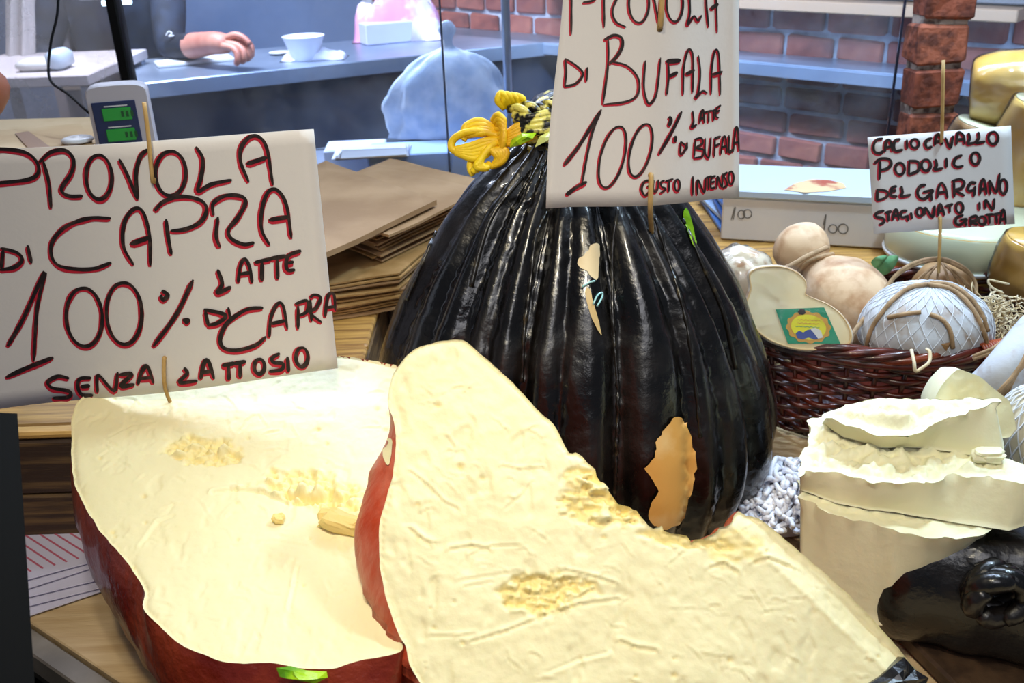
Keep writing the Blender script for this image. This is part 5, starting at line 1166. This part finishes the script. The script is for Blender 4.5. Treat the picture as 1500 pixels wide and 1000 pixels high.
# ================================================================== kraft bags
tt = Vector((-.145, 1.60, 0))
def bag(label, c, sx, sy, z, th, r, m, seed, curl=.004, group=None):
    vs = []; fs = []; nx, ny = 8, 8
    for lay in (1, 0):
        for j in range(ny + 1):
            for i in range(nx + 1):
                u, v = i / nx * 2 - 1, j / ny * 2 - 1
                p = rz(r) @ Vector((u * sx / 2 * (1 + .01 * math.sin(seed + v * 3)), v * sy / 2, 0)); e = max(abs(u), abs(v))
                vs.append(c + p + Vector((0, 0, z + th * lay * (1 - .35 * e ** 6) + curl * noise.noise(Vector((u * 1.1, v * 1.1, seed * 0.13))) + curl * .5 * u * v)))
    m_ = (nx + 1) * (ny + 1)
    for j in range(ny):
        for i in range(nx): a = j * (nx + 1) + i; fs.append((a, a + 1, a + nx + 2, a + nx + 1)); b = a + m_; fs.append((b, b + nx + 1, b + nx + 2, b + 1))
    rim = [i for i in range(nx + 1)] + [j * (nx + 1) + nx for j in range(1, ny + 1)] + [ny * (nx + 1) + i for i in range(nx - 1, -1, -1)] + [j * (nx + 1) for j in range(ny - 1, 0, -1)]
    for a, b in zip(rim, rim[1:] + rim[:1]): fs.append((b, a, a + m_, b + m_))
    return tag(mesh('paper_bag', vs, fs, m, smooth=False), label, 'paper bag', group)
def bag4(label, cs, z, th, m, seed, curl=.003, group=None, jit=.006):
    """cs: four ground corners; the bag is a folded paper slab lying on them"""
    rj = random.Random(seed); dx, dy = rj.uniform(-jit, jit), rj.uniform(-jit, jit); c4 = [Vector((c.x + dx, c.y + dy, 0)) for c in cs]; N_ = 8; vs = []; fs = []
    for lay in (1, 0):
        for j in range(N_ + 1):
            for i in range(N_ + 1):
                u, v = i / N_, j / N_; p = c4[0].lerp(c4[1], u).lerp(c4[3].lerp(c4[2], u), v); e = max(abs(2 * u - 1), abs(2 * v - 1))
                vs.append(p + Vector((0, 0, z + th * lay * (1 - .3 * e ** 6) + curl * noise.noise(Vector((u * 2.2, v * 2.2, seed * .21))))))
    m_ = (N_ + 1) ** 2
    for j in range(N_):
        for i in range(N_): a = j * (N_ + 1) + i; fs.append((a, a + 1, a + N_ + 2, a + N_ + 1)); b = a + m_; fs.append((b, b + N_ + 1, b + N_ + 2, b + 1))
    rim = [i for i in range(N_ + 1)] + [j * (N_ + 1) + N_ for j in range(1, N_ + 1)] + [N_ * (N_ + 1) + i for i in range(N_ - 1, -1, -1)] + [j * (N_ + 1) for j in range(N_ - 1, 0, -1)]
    for a, b in zip(rim, rim[1:] + rim[:1]): fs.append((b, a, a + m_, b + m_))
    return tag(mesh('paper_bag', vs, fs, m, smooth=False), label, 'paper bag', group)
lo = [at_z(x, y, ZP) for x, y in ((372, 490), (590, 455), (705, 352), (500, 368))]
z = ZP + .003
for k in range(12):
    bag4('flat kraft paper bag in the lower bundle beside the black cheese', lo, z, .0040, M['kraft_light' if k % 3 else 'kraft'], k, .0035, 'kraft bags in the lower bundle', .008); z += .0052
up = [at_z(x, y, .20) for x, y in ((552, 385), (725, 300), (580, 262), (425, 330))]
z += .004
for k in range(9):
    bag4('flat kraft paper bag in the upper bundle beside the black cheese', up, z, .0038, M['kraft_light' if k % 2 else 'kraft'], k + 20, .004, 'kraft bags in the upper bundle', .009); z += .0052
z += .003
wide = [at_z(x, y, z) for x, y in ((570, 348), (712, 282), (555, 246), (415, 302))]
bag4('wide kraft paper bag on the upper bundle, right part showing a fold', wide, z, .006, M['kraft'], 41, .003, jit=0)
topb = [at_z(x, y, z + .01) for x, y in ((478, 376), (640, 300), (478, 240), (318, 312))]
bag4('topmost large kraft paper bag, tilted across the pile beside the black cheese', topb, z + .009, .012, M['kraft'], 55, .003, jit=0)
# ================================================================== white box, blue stack
wb = at_z(1180, 362, ZP)
t = thing('white_box', 'white carton with a bluish pictured lid and faint handwritten 100, behind the basket', 'box', wb)
br = R(-17); bcx = Vector((wb.x + .045, wb.y + .085, 0))
mesh('carton', *box(bcx + Vector((0, 0, ZP + .042)), .34, .17, .08, rz(br), bev=.003), M['white_card'], t, smooth=False)
lid = mesh('lid', *box(bcx + Vector((0, 0, ZP + .091)), .352, .182, .016, rz(br), bev=.003), M['blue_white'], t, smooth=False)
TOPZ = ZP + .0995
cpx = [(1148, 278), (1165, 268), (1190, 262), (1212, 263), (1235, 268), (1240, 275), (1215, 280), (1180, 282)]
g = [at_z(x, y, TOPZ + .0004) for x, y in cpx]; cg = sum(g, Vector()) / 8
mesh('lid_picture', g + [cg], [(i, (i + 1) % 8, 8) for i in range(8)], mat('food_picture', 'D9B98A', .5, c2='A8503A', vs=18, vc=(.5, .58)), lid, smooth=False)
fn = rz(br) @ Vector((0, -1, 0)); fp = bcx + fn * (.0854) + Vector((0, 0, ZP + .04))
class FP: 
    def at(s, x, y, o): return on_plane(x, y, fp, fn) + fn * .0006
for st in ([(1071, 322), (1077, 303), (1074, 322)], ell(1086, 314, 5, 6), ell(1095, 313, 6, 6), [(1206, 344), (1210, 314), (1206, 330)], ell(1220, 335, 6, 6), ell(1235, 335, 7, 7)):
    mesh('pencil_mark', *Sign.ribbon(FP(), st, 1.6, 0), M['ink_grey'], t, smooth=False)
for k in range(6):
    tag(mesh('plastic_sheet', *box((.50 + .004 * k, 1.80, ZP + .006 + k * .011), .20, .24, .009, rz(.1 * math.sin(k * 2)), bev=.002), mat('blue_plastic', ('4E7FC4', 'A9C4E8', '2E5A9C')[k % 3], .35), smooth=False), 'flat bluish plastic packet in the small pile right of the black cheese', 'packet', 'bluish packets behind the black cheese')
# ================================================================== yellow cheeses on the right
def cyl_cheese(label, px, py, d, r_, L_, ax, m1, m2, cat='cheese', name='yellow_cheese', pillow=.2):
    c = P(px, py, d); t = thing(name, label, cat, c); q = Vector((0, 0, 1)).rotation_difference(Vector(ax).normalized()).to_matrix()
    pr = spl([(r_ * .55, -L_ / 2), (r_ * .85, -L_ * .45), (r_, -L_ * .15), (r_ * 1.0, L_ * .15), (r_ * .93, L_ * .40), (r_ * .88, L_ / 2)], 5)
    vs, fs = lathe(pr, c, 44, lambda a, tt, r, z: r * (1 + .02 * fbm(Vector((math.sin(a), math.cos(a), z * 9)), 1.5, 2)), axis=q); mesh('rind', vs, fs, m1, t)
    vs, fs = lathe([(r_ * .01, 0), (r_ * .86, 0), (r_ * .86, .003), (r_ * .01, .003)], c + q @ Vector((0, 0, L_ / 2)), 44, axis=q); mesh('cut_face', vs, fs, m2, t)
    vs, fs = lathe([(r + .003, z * 1.02) for r, z in pr], c, 30, lambda a, tt, r, z: r * (1 + .03 * fbm(Vector((math.sin(a), math.cos(a), z * 20)), 2.5, 3)), axis=q); mesh('film', vs, fs, M['wrap'], t)
    return t
cyl_cheese('yellow film-wrapped cheese with pale cut end, topmost at the right border', 1476, 130, 1.72, .066, .12, (.9, -.45, .1), M['yellow_rind'], M['cut_green'])
cyl_cheese('yellow wrapped cheese right of the small sign, middle of the right border pile', 1500, 245, 1.66, .068, .22, (.2, -.1, 1), M['yellow_rind'], M['cut_green'])
cyl_cheese('brownish yellow cheese top peeking above the small sign', 1425, 225, 1.75, .055, .11, (.2, -.1, 1), M['rind_brown'], M['cut_green'])
yc = P(1410, 355, 1.62)
t = thing('yellow_cheese', 'wide wrapped cheese half with pale upper face and yellow rind, behind the small sign', 'cheese', yc)
vs, fs = lathe(spl([(.09, -.065), (.112, -.05), (.122, -.01), (.118, .03), (.115, .045), (.02, .047)], 4), yc, 48); mesh('rind', vs, fs, M['yellow_rind'], t)
vs, fs = lathe([(.1225, -.012), (.1245, -.006), (.124, .04), (.116, .049), (.02, .05)], yc, 48); mesh('pale_upper_face', vs, fs, M['cut_green'], t)
vs, fs = lathe([(.1255, -.018), (.127, -.014), (.1255, -.010), (.124, -.014)], yc, 48); mesh('film_seam', vs, fs, M['white_plastic'], t)
cyl_cheese('round beige yellow cheese at the right border below the wide half', 1508, 392, 1.45, .052, .09, (.1, -.1, 1), M['yellow_rind'], M['yellow_rind'])
dd = P(1330, 372, 1.50)
# ================================================================== weighing scale, carton, cable
sc = P(178, 165, 1.50)
t = thing('weighing_scale', 'white weighing scale display with two green screens above the goat sign', 'scale', (sc.x, sc.y, ZP))
def rrect(wd_, ht, dp, topr, c, r, m, nm, par):
    pts = [(-wd_ / 2, -ht / 2)]; 
    for i in range(13): a = math.pi - math.pi * i / 12; pts.append((wd_ / 2 * math.copysign(abs(math.cos(a)) ** .45, math.cos(a)), ht / 2 - topr + topr * math.sin(a) ** .9))
    pts.append((wd_ / 2, -ht / 2)); n = len(pts); vs = []; fs = []
    for y, s in ((-dp / 2, .97), (-dp / 2 + .004, 1), (dp / 2 - .004, 1), (dp / 2, .97)):
        for x, z_ in pts: vs.append(c + rz(r) @ Vector((x * s, y, z_ * s)))
    for k in range(3):
        for i in range(n): a = k * n + i; b = k * n + (i + 1) % n; fs.append((a, b, b + n, a + n))
    fs.append(tuple(range(n))[::-1]); fs.append(tuple(3 * n + i for i in range(n))); return mesh(nm, vs, fs, m, par, smooth=False)
r0 = R(14); hc = sc + Vector((0, 0, -.016))
rrect(.090, .125, .035, .014, hc, r0, M['grey_plastic'], 'display_head', t)
F_ = rz(r0) @ Vector((0, -1, 0)); X_ = rz(r0) @ Vector((1, 0, 0))
pn = mesh('display_panel', *box(hc + F_ * .018 - X_ * .007 - Vector((0, 0, .012)), .064, .004, .098, rz(r0), bev=.001), M['blue_panel'], t, smooth=False)
for dz in (.018, -.014):
    mesh('screen', *box(hc + F_ * .0205 - X_ * .004 + Vector((0, 0, dz)), .042, .003, .019, rz(r0), bev=.0008), M['lcd'], pn, smooth=False)
    for k in range(3): mesh('digit', *box(hc + F_ * .0222 + X_ * (.004 + k * .007) + Vector((0, 0, dz)), .004, .0006, .009, rz(r0)), M['lcd_dark'], pn, smooth=False)
    mesh('caption', *box(hc + F_ * .0204 - X_ * .004 + Vector((0, 0, dz + .0125)), .034, .0006, .0016, rz(r0)), M['white_plastic'], pn, smooth=False)
vs, fs = tube([(sc.x, sc.y, ZP + .02), (sc.x, sc.y, sc.z - .06)], .014, 12); mesh('pole', vs, fs, M['grey_plastic'], t)
mesh('scale_base', *box((sc.x, sc.y - .05, ZP + .026), .24, .22, .05, bev=.008), M['grey_plastic'], t, smooth=False)
mesh('weighing_plate', *box((sc.x, sc.y - .06, ZP + .056), .22, .18, .006, bev=.002), M['steel'], t, smooth=False)
cab = [P(86, -30, 1.62), P(84, 20, 1.62), P(75, 60, 1.62), P(71, 100, 1.62), P(76, 121, 1.6), P(100, 138, 1.56), P(120, 156, 1.53), P(136, 170, 1.52)]
tag(mesh('power_cable', *tube(smooth_path(cab, 6), .0022, 7), M['black']), 'black cable hanging down to the weighing scale', 'cable')
t = thing('cardboard_box', 'open brown cardboard box with parcel tape left of the weighing scale', 'box', at_z(60, 215, ZP))
bz = at_y(62, 200, 1.58); zt_ = bz.z
mesh('carton', *box((bz.x - .05, 1.62, (ZP + zt_) / 2), .34, .24, zt_ - ZP - .002, rz(-.05), bev=.003), M['carton'], t, smooth=False)
fl_ = [at_z(-40, 198, zt_), at_z(118, 184, zt_), at_z(138, 214, zt_), at_z(-40, 226, zt_)]
mesh('flap', [p + Vector((0, 0, .004)) for p in fl_] + [p + Vector((0, 0, .001)) for p in fl_], [(3, 2, 1, 0), (4, 5, 6, 7), (0, 1, 5, 4), (1, 2, 6, 5), (2, 3, 7, 6), (3, 0, 4, 7)], M['carton'], t, smooth=False)
fl_ = [at_z(22, 195, zt_ + .006), at_z(42, 192, zt_ + .006), at_z(78, 218, zt_ + .006), at_z(45, 221, zt_ + .006)]
mesh('parcel_tape', fl_ + [p - Vector((0, 0, .001)) for p in fl_], [(3, 2, 1, 0), (0, 1, 5, 4), (1, 2, 6, 5), (2, 3, 7, 6), (3, 0, 4, 7)], M['tape'], t, smooth=False)
lc = at_z(114, 207, zt_ + .006)
tag(mesh('cup_lid', *lathe(spl([(.001, .0), (.022, .0), (.024, .004), (.018, .007), (.008, .007), (.004, .009), (.001, .009)], 2), lc, 26), M['white_plastic']), 'round white cup lid on the cardboard box flap', 'lid')
# ================================================================== kitchen at the left behind the glass
tag(mesh('wall_back', *box((-1.2, 5.2, .6), 7.5, .1, 3.1), M['wall_kitchen'], smooth=False), kind='structure')
tag(mesh('wall_left', *box((-3.3, 2.5, .6), .1, 5.5, 3.1), M['wall_beige'], smooth=False), kind='structure')
ty = 2.75
def kp(px, py, y): return at_y(px, py, y)
t = thing('kitchen_table', 'greyish kitchen table behind the hazy left pane', 'table', (kp(60, 120, 3.0).x, 3.0, -.91))
tz = kp(60, 112, 2.75).z; x0, x1 = kp(-120, 110, ty).x, kp(128, 110, ty).x
slab('tabletop', x0, x1, 2.75, 3.25, tz - .03, tz, M['wall_beige'], parent=t)
slab('lower_shelf', x0, x1, 2.77, 3.25, tz - .28, tz - .26, M['steel'], parent=t)
for x in (x0 + .02, x1 - .02):
    for y in (2.78, 3.22): slab('leg', x - .015, x + .015, y - .015, y + .015, -.91, tz - .031, M['steel'], parent=t)
for (px, w_, h_, m_, nm, lab, cat) in ((55, .10, .03, 'white_plastic', 'folded_towel', 'bright white folded towel on the kitchen table', 'towel'), (88, .05, .055, 'blue_white', 'plastic_cup', 'pale blue cup at the right end of the white towel', 'cup')):
    c = kp(px, 108, 2.86); tag(mesh(nm, *box((c.x, 2.88, tz + h_ / 2 + .001), w_, .1, h_, bev=.012), M[m_]), lab, cat)
t = thing('storage_rack', 'tall rack of beige and grey cartons behind the hazy left pane', 'rack', (kp(110, 60, 3.4).x, 3.5, -.91))
rx0, rx1 = kp(70, 60, 3.8).x, kp(168, 60, 3.8).x
for x in (rx0, rx1): slab('upright', x - .02, x + .02, 3.8, 4.1, -.91, 1.1, mat('pinkish_grey_frame', 'A89C9E', .6), parent=t)
for py in (35, 82, 125):
    zz = kp(110, py, 3.8).z; slab('rack_shelf', rx0, rx1, 3.8, 4.1, zz - .02, zz, mat('beige_rack_shelf', 'B7A594', .6), parent=t)
for i, (px, py, w_, h_, col) in enumerate(((95, 82, .13, .09, '7E7A84'), (130, 82, .12, .08, '8C8078'), (155, 82, .08, .10, '9A8C80'), (100, 125, .12, .09, '6E6C78'), (140, 125, .14, .07, 'A39788'), (110, 35, .16, .10, '6A7084'))):
    c = kp(px, py, 3.85); tag(mesh('storage_carton', *box((c.x, 3.93, c.z + h_ / 2 + .003), w_, .2, h_, bev=.006), mat('carton_tone', col, .7), smooth=False), ('dark grey carton at the left of the rack, middle shelf', 'brownish carton in the centre of the rack, middle shelf', 'narrow tan carton at the right of the rack, middle shelf', 'dark carton at the left of the rack, lowest shelf', 'pale carton at the right of the rack, lowest shelf', 'blue-grey carton on the top rack shelf')[i], 'carton')
heap_c = kp(35, 60, 3.2)
t = thing('hanging_apron', 'pale cloth apron hanging at the far left behind the pane', 'apron', heap_c)
vs = []; fs = []
for j in range(14):
    for i in range(14):
        u, v = i / 13, j / 13; q = kp(8 + 36 * u + 8 * v * (u - .4), -20 + 115 * v, 3.2); vs.append(q + Vector((0, .02 * math.sin(u * 14 + v), 0)))
for j in range(13):
    for i in range(13): a_ = j * 14 + i; fs.append((a_, a_ + 14, a_ + 15, a_ + 1))
n_ = len(vs); vs += [v + Vector((0, .008, 0)) for v in vs]; fs += [tuple(i + n_ for i in f[::-1]) for f in fs]
mesh('cloth', vs, fs, mat('pale_apron', 'C6C0BE', .8), t)
slab('hook_rail', kp(-60, -28, 3.2).x, kp(100, -28, 3.2).x, 3.19, 3.22, kp(30, -28, 3.2).z, kp(30, -22, 3.2).z + .02, M['steel'], parent=t)
q = P(165, 5, 2.2)
t = thing('tube_lamp', 'bright bluish white tube lamp at the top of the black upright', 'lamp', q)
mesh('tube', *tube([P(150, 5, 2.17), P(192, 2, 2.17)], .006, 10), mat('lit_tube', 'CFF2FF', .3, emit=6), t)
mesh('holder', *box(q + Vector((0, .02, .018)), .16, .03, .02, bev=.003), M['white_plastic'], t, smooth=False)
# ================================================================== printed wrapping paper at lower left
M['red_print'] = mat('red_line_print', 'B4586E', .7)
for k in range(5):
    c = at_z(68, 842 + k * 5, 0); c = Vector((c.x + .004 * k, c.y - .004 * k, 0)); r_ = .42 + .10 * math.sin(k * 1.9)
    zz = .0022 + (4 - k) * .0036 + .001
    ob = tag(mesh('wrapping_sheet', *box((c.x - .03, c.y + .03, zz), .17, .13, .0018, rz(r_), bev=.0005), M['stripes'], smooth=False), ('bottom', 'second', 'third', 'fourth', 'top')[4 - k] + ' red-striped wrapping sheet of the pile left of the goat provola', 'wrapping paper')
    if k == 0:
        pr2 = []
        for i in range(13): pr2.append(box(Vector((c.x - .03, c.y + .03, zz + .0011)) + rz(r_) @ Vector((-.078 + i * .013, 0, 0)), .0022, .118, .0004, rz(r_) @ Matrix.Rotation(.5 if i % 2 else .5, 3, 'Z')))
        mesh('printed_lines', *join(pr2), M['red_print'], ob, smooth=False)
